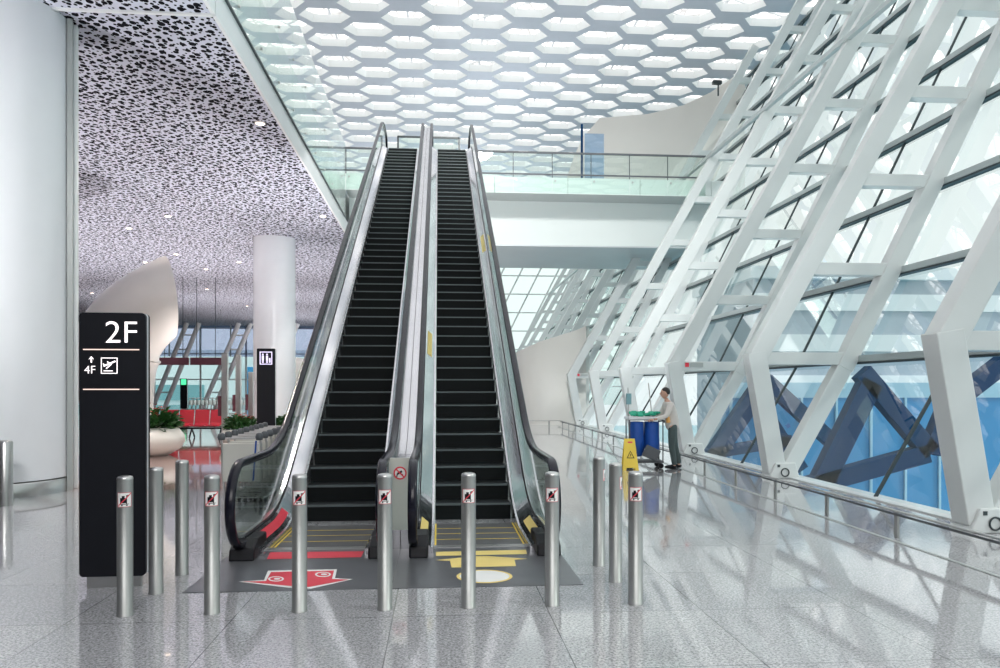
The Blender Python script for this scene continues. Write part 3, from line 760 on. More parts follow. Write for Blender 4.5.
def stickR(rt):
    strip_on_deck(rt, XR0, -1, 8.5, 9.35, M['yell2'], 'yellow_strip'); strip_on_deck(rt, XR1, 1, 8.5, 9.35, M['yell2'], 'yellow_strip')
    strip_on_deck(rt, XR0, -1, 13.6, 14.4, M['yell2'], 'yellow_strip'); strip_on_deck(rt, XR1, 1, 18.2, 19.2, M['yell2'], 'yellow_strip')
escalator(XL0, XL1, 'left escalator with black steps, behind the red arrow on its landing plate', True, False, (-2.17, -.418), decal_left, stickL)
escalator(XR0, XR1, 'right escalator with black steps, behind the yellow arrow on its landing plate', False, True, (-.412, 1.27), decal_right, stickR)
# steel cover between the two escalators with the notice
ga, gb = XL1 + .245, XR0 - .245
rt = empty('centre_cover', (0, 8.3, 0), label='brushed steel cover filling the gap between the two escalators, with a red prohibition notice', cat='cover')
mb = MB().sweep([(ga, -.5), (ga, .86), ((ga + gb) / 2 - .004, .86), ((ga + gb) / 2 - .004, -.5)], samples(8.36, 29.0), zn)
mb.sweep([((ga + gb) / 2 + .004, -.5), ((ga + gb) / 2 + .004, .86), (gb, .86), (gb, -.5)], samples(8.36, 29.0), zn)
mb.build('deck_cover', M['mirror2'], rt).location = (0, -8.3, 0)
MB().b2((ga - .01, 0, .22), (gb + .01, .05, .99)).build('end_panel', M['endpanel'], rt)
sg = empty('tmp2'); bpy.data.objects.remove(sg)
cxp = (ga + gb) / 2
def ring_mesh(c, r0, r1, n=28):
    vs = [(c[0] + r * math.cos(2 * math.pi * k / n), c[1], c[2] + r * math.sin(2 * math.pi * k / n)) for r in (r0, r1) for k in range(n)]
    return MB().add(vs, [(k, (k + 1) % n, (k + 1) % n + n, k + n) for k in range(n)])
ns = ring_mesh((cxp, -.004, .83), .0, .068).build('notice', M['wsticker'], rt)
ring_mesh((cxp, -.008, .83), .055, .070).build('red_ring', M['red'], ns)
MB().bar((cxp - .043, -.010, .873), (cxp + .043, -.010, .787), .014, .002).build('red_slash', M['red'], ns)
mb = MB(); mb.bar((cxp - .03, -.007, .82), (cxp + .02, -.007, .85), .022, .002); mb.bar((cxp - .005, -.007, .83), (cxp + .03, -.007, .81), .014, .002); mb.bar((cxp - .03, -.007, .82), (cxp - .035, -.007, .79), .012, .002)
mb.build('figure', M['black'], ns)

# ------------------------------------------------------------------ bollards
BH = 1.07; BR = .058
def cyl_patch(mb, u0, u1, z0, z1, r, n=8):
    """patch on the cylinder; u in metres along the arc, 0 facing -Y"""
    us = [u0 + (u1 - u0) * k / n for k in range(n + 1)]
    f = lambda u, z: (r * math.sin(u / BR), -r * math.cos(u / BR), z)
    mb.add([f(u, z0) for u in us] + [f(u, z1) for u in us], [(k, k + 1, k + 2 + n, k + 1 + n) for k in range(n)])
def make_bollard(sticker=True):
    rt = empty('bollard', (0, 0, 0))
    MB().lathe([(0.062, 0), (.062, .008), (BR, .010), (BR, BH - .022)], n=32).build('post', M['bollard'], rt)
    MB().lathe([(BR + .0005, BH - .03), (BR + .0005, BH - .02), (BR * .9, BH - .008), (BR * .5, BH - .001), (0, BH)], n=32).build('domed_cap', M['steel'], rt)
    if sticker:
        mb = MB(); cyl_patch(mb, -.052, .052, .835, .945, BR + .0012); s = mb.build('sticker', M['wsticker'], rt)
        mb = MB()
        for a, b, c, d_ in ((-.03, .012, .865, .905), (.012, .018, .86, .925), (.018, .034, .918, .926), (-.03, .03, .855, .860), (-.022, -.012, .843, .853), (.012, .022, .843, .853), (-.018, .002, .905, .92)):
            cyl_patch(mb, a, b, c, d_, BR + .0018, 4)
        mb.build('cart_symbol', M['black'], s)
        mb = MB(); n = 8
        vs = []
        for k in range(n + 1):
            u = -.046 + .092 * k / n; z = .842 + .096 * k / n
            for dz in (-.005, .005): vs.append(((BR + .0024) * math.sin(u / BR), -(BR + .0024) * math.cos(u / BR), z + dz))
        mb.add(vs, [(2 * k, 2 * k + 2, 2 * k + 3, 2 * k + 1) for k in range(n)])
        for a, b, c, d_ in ((-.052, .052, .835, .838), (-.052, .052, .942, .945), (-.052, -.049, .835, .945), (.049, .052, .835, .945)): cyl_patch(mb, a, b, c, d_, BR + .0020, 6)
        mb.build('red_slash', M['red'], s)
    return rt
bs = make_bollard(True); bp = make_bollard(False)
used = {0: False, 1: False}
BL = [(125, 616.5, 1, 0, 'stickered steel bollard in front of the black floor sign'),
      (212, 614.5, 1, 0, 'stickered steel bollard in front of the left corner of the dark landing plate'),
      (299.5, 612.5, 1, 0, 'stickered steel bollard in front of the red floor arrow'),
      (385, 610.5, 1, 0, 'stickered steel bollard in front of the centre cover between the escalators'),
      (468.5, 608.5, 1, 0, 'stickered steel bollard in front of the yellow floor arrow'),
      (552, 606.5, 1, 0, 'stickered steel bollard in front of the right foot of the right escalator'),
      (635.5, 605, 1, 0, 'stickered steel bollard right of the escalators, rightmost of the front row'),
      (156, 594.5, 0, 0, 'plain steel bollard beside the black floor sign, second row'),
      (182, 576, 0, 0, 'plain steel bollard left of the escalator, farthest back on its side'),
      (615.5, 583, 1, 1.55, 'steel bollard with its sticker turned to the side, middle of the three on the right'),
      (599, 567, 1, 1.6, 'steel bollard with its sticker turned to the side, farthest of the three on the right')]
for px, py, st, rz, lab in BL:
    src = bs if st else bp
    o = src if not used[st] else copy_tree(src); used[st] = True
    p = flo(px, py - 1.5); o.location = p; o.rotation_euler = (0, 0, rz - (math.atan2(p.x, p.y)) * .8)
    tag(o, lab, 'bollard', 'steel bollards in front of the escalators')
rt = empty('guard_post', flo(5, 505))
MB().lathe([(.105, 0), (.105, .93), (.09, .955), (.03, .965), (0, .965)], n=32).build('post', M['steel'], rt)
tag(rt, 'stout polished steel post standing in front of the huge white column', 'post')

# ------------------------------------------------------------------ big floor sign
def round_rect(x0, x1, z0, z1, r, y, n=6):
    pts = []
    for cx, cz, a0 in ((x1 - r, z1 - r, 0), (x0 + r, z1 - r, 90), (x0 + r, z0 + r, 180), (x1 - r, z0 + r, 270)):
        for k in range(n + 1): a = R(a0 + 90 * k / n); pts.append((cx + r * math.cos(a), y, cz + r * math.sin(a)))
    return pts
def totem(loc, rz, w_, h, dep, lab):
    rt = empty('sign_totem', loc, rz, label=lab, cat='sign')
    MB().prism(round_rect(-w_ / 2, w_ / 2, .10, h, .035, -dep / 2), (0, .035, 0)).build('black_face', M['sign'], rt)
    MB().prism(round_rect(-w_ / 2, w_ / 2, .10, h, .035, -dep / 2 + .036), (0, dep - .072, 0)).build('casing', M['signside'], rt)
    MB().prism(round_rect(-w_ / 2, w_ / 2, .10, h, .035, dep / 2 - .035), (0, .035, 0)).build('rear_face', M['sign'], rt)
    MB().b2((-w_ / 2 + .05, -dep / 2 + .03, 0), (w_ / 2 - .05, dep / 2 - .03, .10)).build('plinth', M['steel'], rt)
    return rt
p = flo(112.3, 588); sw = .553; sh = 2.395
st = totem((p.x, p.y + .055, 0), R(1), sw, sh, .11, 'tall black floor sign with lit 2F and 4F lettering, beside the huge column')
def sx(px): return (px - 111.5) * sw / 65.0
def sz(py): return sh - (py - 313) * (sh - .10) / 264.0
yf = -.058
text_part('2F', .272, 'level_number', M['lit'], st, (sx(103.5), yf, sz(343)), off=-.0025).scale = (1.08, 1, 1)
text_part('4F', .10, 'floor_number', M['lit'], st, (sx(84), yf, sz(374)), off=-.0015)
mb = MB(); mb.b2((sx(83), yf - .002, sz(350.4)), (sx(138), yf, sz(349.4))); mb.build('divider_line', M['litorange'], st)
mb = MB(); mb.b2((sx(83), yf - .002, sz(390.2)), (sx(138), yf, sz(389.2))); mb.build('divider_line', M['litorange'], st)
mb = MB(); mb.bar((sx(91), yf, sz(363)), (sx(91), yf, sz(358)), .010, .003); mb.add([(sx(88.2), yf - .001, sz(360)), (sx(91), yf - .001, sz(356.6)), (sx(93.8), yf - .001, sz(360)), (sx(91), yf - .001, sz(358.6))], [(0, 1, 2, 3)])
mb.build('up_arrow', M['lit'], st)
mb = MB(); a, b, c, d_ = sx(100.5), sx(116.6), sz(374), sz(358); w_ = .006
mb.b2((a, yf - .002, c), (b, yf, c + w_)); mb.b2((a, yf - .002, d_ - w_), (b, yf, d_)); mb.b2((a, yf - .002, c), (a + w_, yf, d_)); mb.b2((b - w_, yf - .002, c), (b, yf, d_))
mb.bar((sx(103), yf, sz(366.5)), (sx(114.5), yf, sz(361.5)), .013, .003); mb.bar((sx(106.5), yf, sz(362)), (sx(110.5), yf, sz(364.5)), .008, .003); mb.bar((sx(105.5), yf, sz(369)), (sx(110.5), yf, sz(364.5)), .009, .003); mb.bar((sx(102.5), yf, sz(364)), (sx(104.5), yf, sz(366.5)), .008, .003)
mb.b2((sx(103), yf - .002, sz(371.6)), (sx(112), yf, sz(370.8)))
mb.build('departures_symbol', M['lit'], st)

# restroom totem
d = 21.7; cx = (266.5 - 500) / F * d
st = totem((cx * CA + d * SA, -cx * SA + d * CA, 0), R(2), .50, 2.85, .16, 'narrow black sign post with lilac restroom symbol in front of the round column')
mb = MB()
z0, z1 = 2.40, 2.76; a, b = -.17, .17; w_ = .022
mb.b2((a, -.086, z0), (b, -.082, z0 + w_)); mb.b2((a, -.086, z1 - w_), (b, -.082, z1)); mb.b2((a, -.086, z0), (a + w_, -.082, z1)); mb.b2((b - w_, -.086, z0), (b, -.082, z1))
for x in (-.085, .03):
    mb.b2((x - .028, -.086, z0 + .12), (x + .028, -.082, z0 + .25)); mb.b2((x - .022, -.086, z0 + .04), (x - .005, -.082, z0 + .12)); mb.b2((x + .005, -.086, z0 + .04), (x + .022, -.082, z0 + .12)); mb.poly([(x + .024 * math.cos(k * math.pi / 5), -.086, z0 + .285 + .024 * math.sin(k * math.pi / 5)) for k in range(10)])
mb.b2((.085, -.086, z0 + .05), (.125, -.082, z0 + .18))
mb.build('restroom_symbol', M['litpurple'], st)
# far totem
d = 62; cx = (184 - 500) / F * d
st = totem((cx * CA + d * SA, -cx * SA + d * CA, 0), 0, .55, 2.5, .16, 'distant black sign post with small green lit symbol near the far glazing')
MB().b2((-.2, -.09, 2.0), (.2, -.082, 2.45)).build('green_symbol', M['litgreen'], st)

# hanging boards
p0, p1 = atY(158.5, 357.5, 45), atY(189, 364.5, 45)
for i, (a, b) in enumerate(((158.5, 189), (190.5, 221.5))):
    p0, p1 = atY(a, 357.5, 45), atY(b, 365, 45)
    rt = empty('hanging_board', ((p0.x + p1.x) / 2, 45, p1.z), label='dark maroon hanging direction board, the one ' + ('nearer the big column' if i == 0 else 'nearer the steel poles'), cat='sign', group='dark hanging boards over the left hall')
    hw = (p1.x - p0.x) / 2; hh = p0.z - p1.z
    MB().b2((-hw, -.08, 0), (hw, .08, hh)).build('board', M['maroon'], rt)
    for x in (-hw * .6, hw * .6): MB().tube([(x, 0, hh), (x, 0, ZC - p1.z)], .02, 6).build('hanger_rod', M['dark'], rt)

# steel gate poles
for px, pt, pb, Yd in ((225, 353, 446, 23.0), (238.5, 355, 437, 27.2), (251, 372, 434, 28.5)):
    d = F * E / (pb - HOR); cx = (px - 500) / F * d; h = E + (HOR - pt) * d / F
    rt = empty('gate_pole', (cx * CA + d * SA, -cx * SA + d * CA, 0), label={225: 'tall square steel pole nearest the camera, at the end of the red seats', 238.5: 'tall square steel pole behind the nearer one', 251: 'shorter steel pole beside the restroom sign'}[px], cat='pole', group='steel poles in the left hall')
    MB().b2((-.09, -.07, 0), (.09, .07, h)).build('pole', M['steel'], rt, bevel=.01)
    MB().b2((-.14, -.12, 0), (.14, .12, .02)).build('foot_plate', M['steel'], rt)
    MB().b2((-.20, -.05, .9), (-.09, .05, 1.5)).build('reader_box', M['maroon'], rt, bevel=.01)

# red seat row
p = flo(191, 438)
rt = empty('airport_bench', (p.x, p.y + .1, 0), label='red airport bench of four seats on black legs, behind the round planter', cat='bench')
for k in range(4):
    x = -1.05 + k * .53
    mb = MB(); prof = [(-.28, .42), (-.26, .46), (.10, .42), (.22, .5), (.34, .98), (.38, .97), (.27, .44), (.12, .36)]
    mb.prism([(x, y, z) for y, z in prof], (.50, 0, 0)); mb.build('seat', M['redseat'], rt, bevel=.02)
MB().b2((-1.05, -.02, .30), (1.08, .06, .36)).build('beam', M['black'], rt)
for x in (-1.0, 0, 1.0):
    mb = MB(); mb.bar((x, 0, .32), (x, -.28, 0.02), .05, .04, (1, 0, 0)); mb.bar((x, 0, .32), (x, .3, 0.02), .05, .04, (1, 0, 0)); mb.build('leg', M['black'], rt)
for x in (-1.07, 1.09):
    mb = MB(); mb.tube([(x, -.25, .45), (x, -.25, .64), (x, .2, .66), (x, .22, .5)], .02, 6); mb.build('armrest', M['black'], rt)

# ------------------------------------------------------------------ planters
def planter(loc, s, lab, flowers, seed):
    rnd = random.Random(seed)
    rt = empty('bowl_planter', loc, label=lab, cat='planter', group='round cream planters')
    prof = [(.38, 0), (.46, .02), (.72, .18), (.84, .38), (.82, .52), (.70, .68), (.62, .74), (.57, .74), (.56, .66), (.0, .64)]
    MB().lathe([(r * s, z * s) for r, z in prof], n=48).build('bowl', M['cream'], rt)
    mb = MB()
    for k in range(420):
        a = rnd.uniform(0, 2 * math.pi); rr = math.sqrt(rnd.random()) * .55 * s
        base = Vector((rr * math.cos(a), rr * math.sin(a), (.66 + rnd.uniform(0, .45) * (1.15 - rr)) * s))
        el = rnd.uniform(.1, 1.25); aa = a + rnd.uniform(-1.1, 1.1); L = rnd.uniform(.24, .46) * s
        d_ = Vector((math.cos(aa) * math.cos(el), math.sin(aa) * math.cos(el), math.sin(el)))
        sd = d_.cross(Vector((0, 0, 1))).normalized() * L * .2
        mid = base + d_ * L * .55 + Vector((0, 0, .02)); tip = base + d_ * L - Vector((0, 0, L * .25))
        mb.add([base, mid + sd, tip, mid - sd], [(0, 1, 2, 3)])
    mb.build('foliage', M['leaf'], rt)
    if flowers:
        mb = MB()
        for k in range(flowers):
            a = rnd.uniform(0, 2 * math.pi); rr = math.sqrt(rnd.random()) * .52 * s
            c = Vector((rr * math.cos(a), rr * math.sin(a), (1.16 + rnd.uniform(-.12, .20)) * s))
            for j in range(5):
                b_ = a + j * 1.257; v = Vector((math.cos(b_), math.sin(b_), .4)) * .085 * s; u = Vector((-math.sin(b_), math.cos(b_), 0)) * .03 * s
                mb.add([c, c + v * .6 + u, c + v * 1.2, c + v * .6 - u], [(0, 1, 2, 3)])
        mb.build('blossoms', M['flower'], rt)
    return rt
p = flo(144, 457); planter((p.x, p.y + .5, 0), .98, 'large round cream planter of leafy plants, half hidden behind the black floor sign', 16, 1)
d = 22.6; cx = (241 - 500) / F * d; planter((cx * CA + d * SA, -cx * SA + d * CA, 0), .72, 'round cream planter with red flowers between the steel poles and the restroom sign', 34, 2)
d = 23.2; cx = (289 - 500) / F * d; planter((cx * CA + d * SA, -cx * SA + d * CA, 0), .72, 'round cream planter of green plants right of the restroom sign, beside the escalator', 0, 3)

# ------------------------------------------------------------------ luggage carts
def make_cart():
    rt = empty('luggage_cart')
    mb = MB()
    for x in (-.27, .27):
        mb.tube([(x, -.02, .98), (x, .02, .5), (x * .95, .12, .16), (x * .75, .9, .12)], .016, 8)
        mb.tube([(x * .6, .1, .17), (x * .5, .9, .13)], .012, 6)
    mb.tube([(-.27, .02, .5), (.27, .02, .5)], .012, 6); mb.tube([(-.2, .9, .12), (.2, .9, .12)], .016, 8)
    for y in (.3, .5, .7): mb.tube([(-.2, y, .15), (.2, y, .15)], .009, 6)
    mb.build('tube_frame', M['steel'], rt)
    MB().b2((-.26, -.035, .42), (.26, -.015, .96)).build('front_panel', M['panelgrey'], rt, bevel=.01)
    mb = MB(); mb.tube([(-.29, -.06, 1.03), (.29, -.06, 1.03)], .014, 8); mb.bar((-.27, -.03, .96), (-.27, -.06, 1.03), .03, .03, (1, 0, 0)); mb.bar((.27, -.03, .96), (.27, -.06, 1.03), .03, .03, (1, 0, 0)); mb.build('push_bar', M['steel'], rt)
    for x in (-.26, .26): MB().lathe([(0, -.045), (.045, -.04), (.055, 0), (.045, .045), (.02, .06), (0, .06)], (x, -.08, 1.05), 12).build('grip', M['greyrubber'], rt)
    mb = MB()
    for y, z in ((.15, .52), (.15, .66)): mb.tube([(-.25, .0, z), (-.22, y + .15, z), (.22, y + .15, z), (.25, 0, z)], .008, 6)
    for x in (-.2, -.1, 0, .1, .2): mb.tube([(x, .3, .66), (x, .28, .5), (x, .02, .46)], .006, 5)
    mb.build('basket', M['steel'], rt)
    for x, y in ((-.24, .12), (.24, .12), (0, .82)):
        wmb = MB(); wmb.tube([(x - .016, y, .055), (x + .016, y, .055)], .055, 14); wmb.bar((x, y, .06), (x, y + .02, .15), .03, .02, (1, 0, 0))
        wmb.build('caster', M['black'], rt)
    return rt
ct = make_cart()
CB = flo(251, 512)
cl = ['luggage cart nearest the camera in the nested queue beside the left escalator', 'second luggage cart in the nested queue beside the left escalator']
for k in range(9):
    o = ct if k == 0 else copy_tree(ct)
    o.location = (-2.78 - .02 * k, CB.y + .1 + .43 * k, 0)
    tag(o, cl[k] if k < 2 else 'luggage cart further back in the nested queue beside the left escalator', 'cart', 'luggage carts nested beside the left escalator')
# strap around the front cart seen as a blue line
tag(MB().bar((-2.56, CB.y - .0, 1.0), (-2.60, CB.y - .0, .44), .022, .006).build('blue_strap', M['bag']), 'thin blue strap hanging down the panel of the nearest luggage cart', 'strap')
# far row of carts
mb = MB()
mb.tube([(-.25, 0, 1.0), (.25, 0, 1.0)], .03, 6)
for x in (-.25, .25): mb.tube([(x, 0, 1.0), (x, .1, .2), (x, .9, .14)], .025, 5)
mb.b2((-.25, 0, .5), (.25, .05, .85)); mb.tube([(-.25, .9, .14), (.25, .9, .14)], .025, 5)
far = mb.build('parked_cart', M['steel'])
for k in range(15):
    o = far if k == 0 else far.copy()
    if k: COL.objects.link(o)
    p = atY(191 + 3.9 * k, 400, 58); o.location = (p.x, 58, 0); o.rotation_euler = (0, 0, R(80))
    tag(o, 'small distant luggage cart in the parked row near the far glazing', 'cart', 'distant row of parked carts')

# ------------------------------------------------------------------ white air trees
def horn_tree(px_shift, dd, lab, mirror=1):
    c = (112 + px_shift - 500) / F * dd; base = Vector((c * CA + dd * SA, -c * SA + dd * CA, 0))
    rt = empty('air_duct_tree', base, label=lab, cat='duct')
    k = dd / F
    P = [((0, 0), 1.05), ((0, 1.2), 1.05), ((-.12, 2.2), 1.2), ((-.05, 3.0), 1.32), ((.42, 3.75), 1.34), ((1.05, 4.3), 1.34), ((1.75, 4.75), 1.30)]
    pts = []; rs = []
    # smooth the centre line
    for i in range(len(P) - 1):
        (a, ra), (b, rb) = P[i], P[i + 1]
        for q in range(4):
            u = q / 4; pts.append(Vector((mirror * (a[0] + (b[0] - a[0]) * u), 0, a[1] + (b[1] - a[1]) * u))); rs.append(ra + (rb - ra) * u)
    for _ in range(4): pts = [pts[0]] + [(pts[i - 1] + pts[i] * 2 + pts[i + 1]) / 4 for i in range(1, len(pts) - 1)] + [pts[-1]]
    n = 36; vs = []; fs = []
    for i, p_ in enumerate(pts):
        d_ = (pts[min(i + 1, len(pts) - 1)] - pts[max(i - 1, 0)]).normalized()
        if i == 0: d_ = Vector((0, 0, 1))
        if i >= len(pts) - 11:      # open end turned to face outward
            u = (i - (len(pts) - 12)) / 11; d_ = (d_ * (1 - u) + Vector((mirror * .86, .46, .12)) * u).normalized()
        ref = Vector((0, 1, 0)); ref = (ref - d_ * ref.dot(d_)).normalized(); uu = d_.cross(ref)
        for q in range(n):
            a = 2 * math.pi * q / n; vs.append(p_ + (ref * math.cos(a) + uu * math.sin(a) ) * rs[i])
    for i in range(len(pts) - 1):
        for q in range(n): q2 = (q + 1) % n; fs.append((i * n + q, i * n + q2, (i + 1) * n + q2, (i + 1) * n + q))
    mb = MB().add(vs, fs, 0, True); 
    mb.build('duct_body', M['cream'], rt)
    last = vs[-n:]; c_ = sum(last, Vector()) / n
    MB().add([c_ + (v - c_) * .93 - Vector((mirror * .25, 0, 0)) for v in last] + last, [tuple(range(n))] + [(q, (q + 1) % n, (q + 1) % n + n, q + n) for q in range(n)]).build('outlet_rim', M['cream'], rt)
    return rt
horn_tree(6, 24.5, 'sweeping cream air duct tree rising behind the black floor sign')
d = 36; cx = (293 - 500) / F * d
rt = empty('white_pod', (cx * CA + d * SA, -cx * SA + d * CA, 0), label='rounded white pod partly hidden between the round column and the escalator', cat='pod')
MB().lathe([(.75, 0), (.8, .8), (1.1, 1.5), (1.22, 2.2), (1.05, 2.8), (.6, 3.1), (0, 3.2)], n=32).build('shell', M['cream'], rt)

# ------------------------------------------------------------------ wet floor sign
p = flo(631, 470)
rt = empty('wet_floor_sign', (p.x, p.y + .1, 0), R(-6), label='yellow folding wet floor caution sign behind the right bollards', cat='sign')
def aframe(s_):
    f = lambda x, z: (x, s_ * (.16 - .15 * z / .66), z)
    pts = [f(-.165, 0), f(-.12, .66), f(.10, .66), f(.165, 0), f(.10, 0), f(.09, .05), f(-.09, .05), f(-.10, 0)]
    MB().prism(pts, (0, s_ * .012, 0)).build('panel', M['yellow'], rt)
aframe(-1); aframe(1)
q = lambda x, z: (x, -(.16 - .15 * z / .66) - .016, z)
mb = MB(); mb.add([q(-.085, .25), q(.085, .25), q(0, .41)], [(0, 1, 2)]); tr_ = mb.build('warning_triangle', M['black'], rt)
MB().add([tuple(Vector(q(-.06, .265)) + Vector((0, -.002, 0))), tuple(Vector(q(.06, .265)) + Vector((0, -.002, 0))), tuple(Vector(q(0, .385)) + Vector((0, -.002, 0)))], [(0, 1, 2)]).build('triangle_fill', M['yellow'], tr_)
MB().bar(tuple(Vector(q(-.005, .29)) + Vector((0, -.004, 0))), tuple(Vector(q(.006, .345)) + Vector((0, -.004, 0))), .016, .002).build('slipping_figure', M['black'], tr_)
MB().poly([q(-.05, .57), q(.05, .57), q(.05, .60), q(-.05, .60)]).build('maker_mark', M['red'], rt)

# ------------------------------------------------------------------ cleaning trolley
p = flo(648, 469)
TR = empty('cleaning_trolley', (p.x, p.y + .3, 0), R(-4), label='cleaning trolley with two blue bags and green cloths, pushed by the cleaner', cat='trolley')
def bagpart(x):
    mb = MB(); rings = []
    prof = [(.10, .25), (.15, .29), (.165, .5), (.16, .8), (.155, 1.0)]
    vs = []; n = 20
    for r, z in prof:
        for k in range(n):
            a = 2 * math.pi * k / n; rr = r * (1 + .05 * math.sin(5 * a + z * 7)); vs.append((x + rr * math.cos(a), rr * 1.25 * math.sin(a), z))
    mb.add(vs, [(i * n + k, i * n + (k + 1) % n, (i + 1) * n + (k + 1) % n, (i + 1) * n + k) for i in range(len(prof) - 1) for k in range(n)], 0, True); mb.add(vs[:n], [tuple(range(n))])
    mb.build('waste_bag', M['bag'], TR)
bagpart(-.17); bagpart(.16)
mb = MB()
for x in (-.36, .36):
    for y in (-.22, .22): mb.tube([(x, y, .12), (x, y, 1.06)], .014, 6)
mb.tube([(-.36, -.22, 1.06), (.36, -.22, 1.06), (.36, .22, 1.06), (-.36, .22, 1.06), (-.36, -.22, 1.06)], .016, 6)
mb.tube([(.36, -.2, 1.0), (.5, -.2, 1.02), (.5, .2, 1.02), (.36, .2, 1.0)], .015, 6)
mb.build('tube_frame', M['greyrubber'], TR)
MB().b2((-.38, -.24, .12), (.38, .24, .17)).build('base_tray', M['greyrubber'], TR, bevel=.02)
MB().b2((-.40, -.24, 1.05), (.38, .24, 1.12)).build('top_tray', M['signside'], TR, bevel=.02)
for x in (-.32, .32):
    for y in (-.2, .2): MB().tube([(x, y - .02, .06), (x, y + .02, .06)], .06, 12).build('caster', M['black'], TR)
MB().box((.1, -.27, .34), (.34, .05, .26), Matrix.Rotation(R(25), 3, 'Y')).build('dustpan', M['greyrubber'], TR, bevel=.02)
rnd = random.Random(5)
mb = MB()
for k in range(9):
    mb.box((-.26 + .07 * k, rnd.uniform(-.1, .1), 1.155 + rnd.uniform(0, .03)), (.12, .2, .05), Matrix.Rotation(rnd.uniform(-.5, .5), 3, 'X'))
tag(mb.build('cloth_pile', M['green'], bevel=.015), 'rumpled green cloths lying on top of the cleaning trolley', 'cloths').location = (p.x, p.y + .3, .003)
mb = MB(); mb.tube([(-.30, .1, .2), (-.33, .12, 1.75)], .012, 6); mb.b2((-.37, .06, 1.38), (-.27, .16, 1.62), 1)
tag(mb.build('mop', [M['steel'], M['teal']]), 'mop with long handle standing in the cleaning trolley', 'mop').location = (p.x, p.y + .3, 0)
mb = MB(); mb.tube([(.30, .1, .2), (.12, .1, 1.85)], .012, 6)
tag(mb.build('broom_handle', M['steel']), 'thin broom handle leaning in the cleaning trolley next to the cleaner', 'broom').location = (p.x, p.y + .3, 0)

# ------------------------------------------------------------------ cleaner
p = flo(672.5, 468.5)
PR = empty('person', (p.x, p.y, 0), R(0), label='person in light beige shirt and dark trousers leaning to push the cleaning trolley', cat='person')
def skin_mesh(name, verts, edges, radii, mat, sub=2, parent=PR):
    me = bpy.data.meshes.new(name); me.from_pydata(verts, edges, []); me.update()
    o = bpy.data.objects.new(name, me); COL.objects.link(o); me.materials.append(mat); o.parent = parent
    md = o.modifiers.new('skin', 'SKIN'); md.use_smooth_shade = True
    sv = me.skin_vertices[0].data
    for i, r in enumerate(radii): sv[i].radius = (r, r) if not isinstance(r, tuple) else r
    sv[0].use_root = True
    s = o.modifiers.new('sub', 'SUBSURF'); s.levels = sub; s.render_levels = sub
    return o
# facing -X; leaning slightly forward
pel = (0, 0, .92)
V = [pel, (-.02, 0, 1.08), (-.06, 0, 1.25), (-.10, 0, 1.40), (-.125, 0, 1.47), (-.15, 0, 1.53),   # spine, neck
     (-.03, -.09, .88), (-.05, -.10, .50), (.02, -.10, .10), (-.02, -.10, .04), (-.14, -.10, .03),     # near leg
     (.03, .09, .88), (.08, .10, .50), (.18, .10, .12), (.16, .10, .05), (.04, .10, .03),           # far leg
     (-.10, -.17, 1.38), (-.20, -.21, 1.14), (-.42, -.17, 1.07), (-.46, -.16, 1.06),                 # near arm
     (-.10, .17, 1.38), (-.20, .21, 1.14), (-.42, .17, 1.07), (-.46, .16, 1.06)]
Ed = [(0, 1), (1, 2), (2, 3), (3, 4), (4, 5), (0, 6), (6, 7), (7, 8), (8, 9), (9, 10), (0, 11), (11, 12), (12, 13), (13, 14), (14, 15), (3, 16), (16, 17), (17, 18), (18, 19), (3, 20), (20, 21), (21, 22), (22, 23)]
Rd = [.07, .07, .09, .11, .05, .05, .085, .055, .036, .038, .028, .085, .055, .036, .038, .028, .05, .04, .028, .026, .05, .04, .028, .026]
body = skin_mesh('body', V, Ed, Rd, M['skin'])
# head joined by its own skinned chain inside the body object family
def ellip(mb, c, r, n=18, m=12, mi=0, shape=None):
    vs = []; c = Vector(c)
    for i in range(m + 1):
        th = math.pi * i / m
        for k in range(n):
            a = 2 * math.pi * k / n; v = Vector((r[0] * math.sin(th) * math.cos(a), r[1] * math.sin(th) * math.sin(a), r[2] * math.cos(th)))
            if shape: v = shape(v)
            vs.append(c + v)
    return mb.add(vs, [(i * n + k, i * n + (k + 1) % n, (i + 1) * n + (k + 1) % n, (i + 1) * n + k) for i in range(m) for k in range(n)], mi, True)
hc = Vector((-.17, 0, 1.625))
def jaw(v):
    if v.z < 0: return Vector((v.x * (1 + .25 * v.z / .12) - .01 * (-v.z / .12), v.y * (1 + .35 * v.z / .12), v.z))
    return v
mb = MB(); ellip(mb, hc, (.095, .075, .118), shape=jaw)
ellip(mb, hc + Vector((-.098, 0, -.01)), (.018, .012, .022), 8, 6)
for s_ in (-1, 1): ellip(mb, hc + Vector((.01, s_ * .075, -.01)), (.02, .01, .03), 8, 6)
hd = mb.build('head', M['skin'], body)
mb = MB()
for s_ in (-1, 1): ellip(mb, hc + Vector((-.083, s_ * .03, .012)), (.01, .012, .007), 8, 6)
mb.build('eyes', M['hair'], body)
mb = MB(); ellip(mb, hc + Vector((-.082, 0, -.058)), (.008, .022, .006), 8, 6); mb.build('mouth', M['red'], body)
def hairs(v):
    if v.x < -.03 and v.z < .055: return Vector((v.x * .75, v.y * .95, v.z * 1.0 + .02))
    return v
mb = MB(); ellip(mb, hc + Vector((.018, 0, .03)), (.098, .084, .105), shape=lambda v: Vector((v.x if v.z > .02 or v.x > 0 else v.x * .2, v.y, v.z if v.z > -.05 else -.05)))
mb.build('hair', M['hair'], PR)
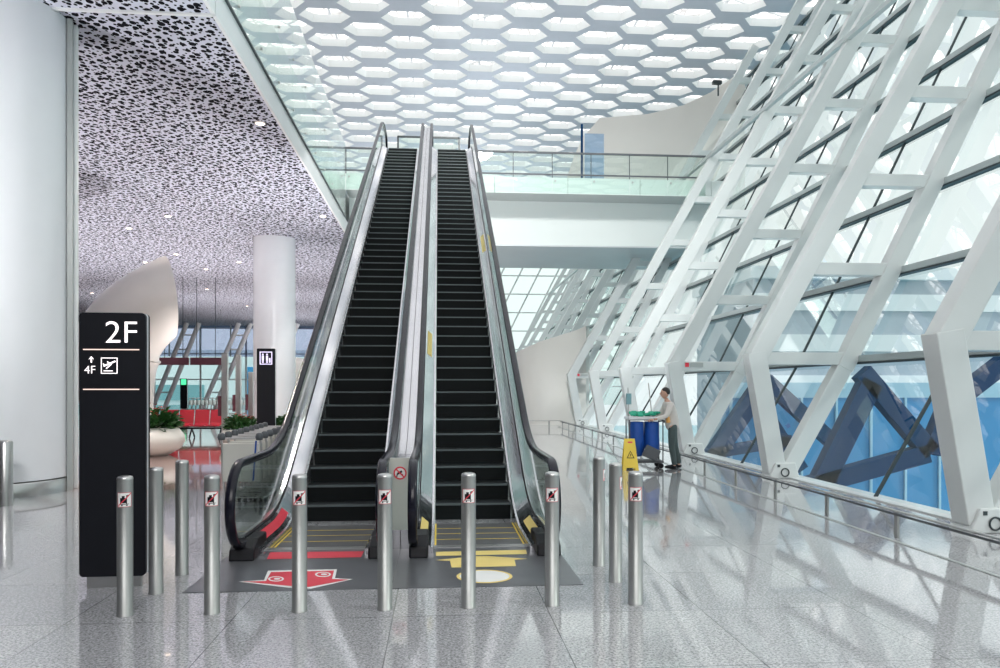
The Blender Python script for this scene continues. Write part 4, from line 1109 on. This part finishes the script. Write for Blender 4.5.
# hands
def hand(cx, cy, cz, s_):
    mb = MB(); c = Vector((cx, cy, cz)); ellip(mb, c, (.045, .018 + .012, .028), 12, 8)
    for i in range(4):
        y = cy + (-.024 + .016 * i); L = (.9, 1, .95, .8)[i]
        mb.tube([(cx - .03, y, cz + .008), (cx - .03 - .032 * L, y, cz + .006), (cx - .045 - .035 * L, y, cz - .018), (cx - .035 - .02 * L, y, cz - .036)], [.0095, .009, .008, .007], 7)
    mb.tube([(cx + .0, cy - s_ * .02, cz), (cx - .02, cy - s_ * .042, cz - .012), (cx - .045, cy - s_ * .035, cz - .026)], [.011, .010, .008], 7)
    mb.build('hand', M['skin'], body)
hand(-.50, -.16, 1.055, -1); hand(-.50, .16, 1.055, 1)
# shirt
sv_ = [(.01, 0, .78), (-.02, 0, 1.08), (-.06, 0, 1.25), (-.10, 0, 1.39), (-.12, 0, 1.45), (-.10, -.18, 1.385), (-.20, -.225, 1.14), (-.40, -.175, 1.075), (-.10, .18, 1.385), (-.20, .225, 1.14), (-.40, .175, 1.075)]
skin_mesh('shirt', sv_, [(0, 1), (1, 2), (2, 3), (3, 4), (3, 5), (5, 6), (6, 7), (3, 8), (8, 9), (9, 10)], [(.16, .175), (.145, .16), (.14, .155), (.125, .14), .062, .07, .058, .045, .07, .058, .045], M['shirt'])
tv = [(0, 0, .95), (-.03, -.09, .86), (-.05, -.10, .50), (.02, -.10, .07), (.03, .09, .86), (.08, .10, .50), (.18, .10, .08), (-.01, 0, 1.0)]
skin_mesh('trousers', tv, [(0, 1), (1, 2), (2, 3), (0, 4), (4, 5), (5, 6), (0, 7)], [(.13, .14), .105, .075, .062, .105, .075, .062, .12], M['trouser'])
for x, y in ((-.07, -.10), (.10, .10)):
    mb = MB(); ellip(mb, (x, y, .045), (.14, .05, .045), 14, 8, shape=lambda v: Vector((v.x, v.y, max(v.z, -.04)))); mb.build('shoe', M['black'], PR)
MB().tube([(-.14, -.165, 1.0), (-.16, -.17, 1.12)], .045, 8).build('orange_tool_pouch', M['orange'], PR)

# ------------------------------------------------------------------ colour management
vs_ = scene.view_settings
vs_.view_transform = 'Standard'; vs_.look = 'None'; vs_.exposure = 0.42; vs_.gamma = 1.0
scene.cycles.max_bounces = 8; scene.cycles.transparent_max_bounces = 16; scene.cycles.diffuse_bounces = 4; scene.cycles.glossy_bounces = 5
scene.cycles.sample_clamp_indirect = 6
scene.cycles.use_denoising = True
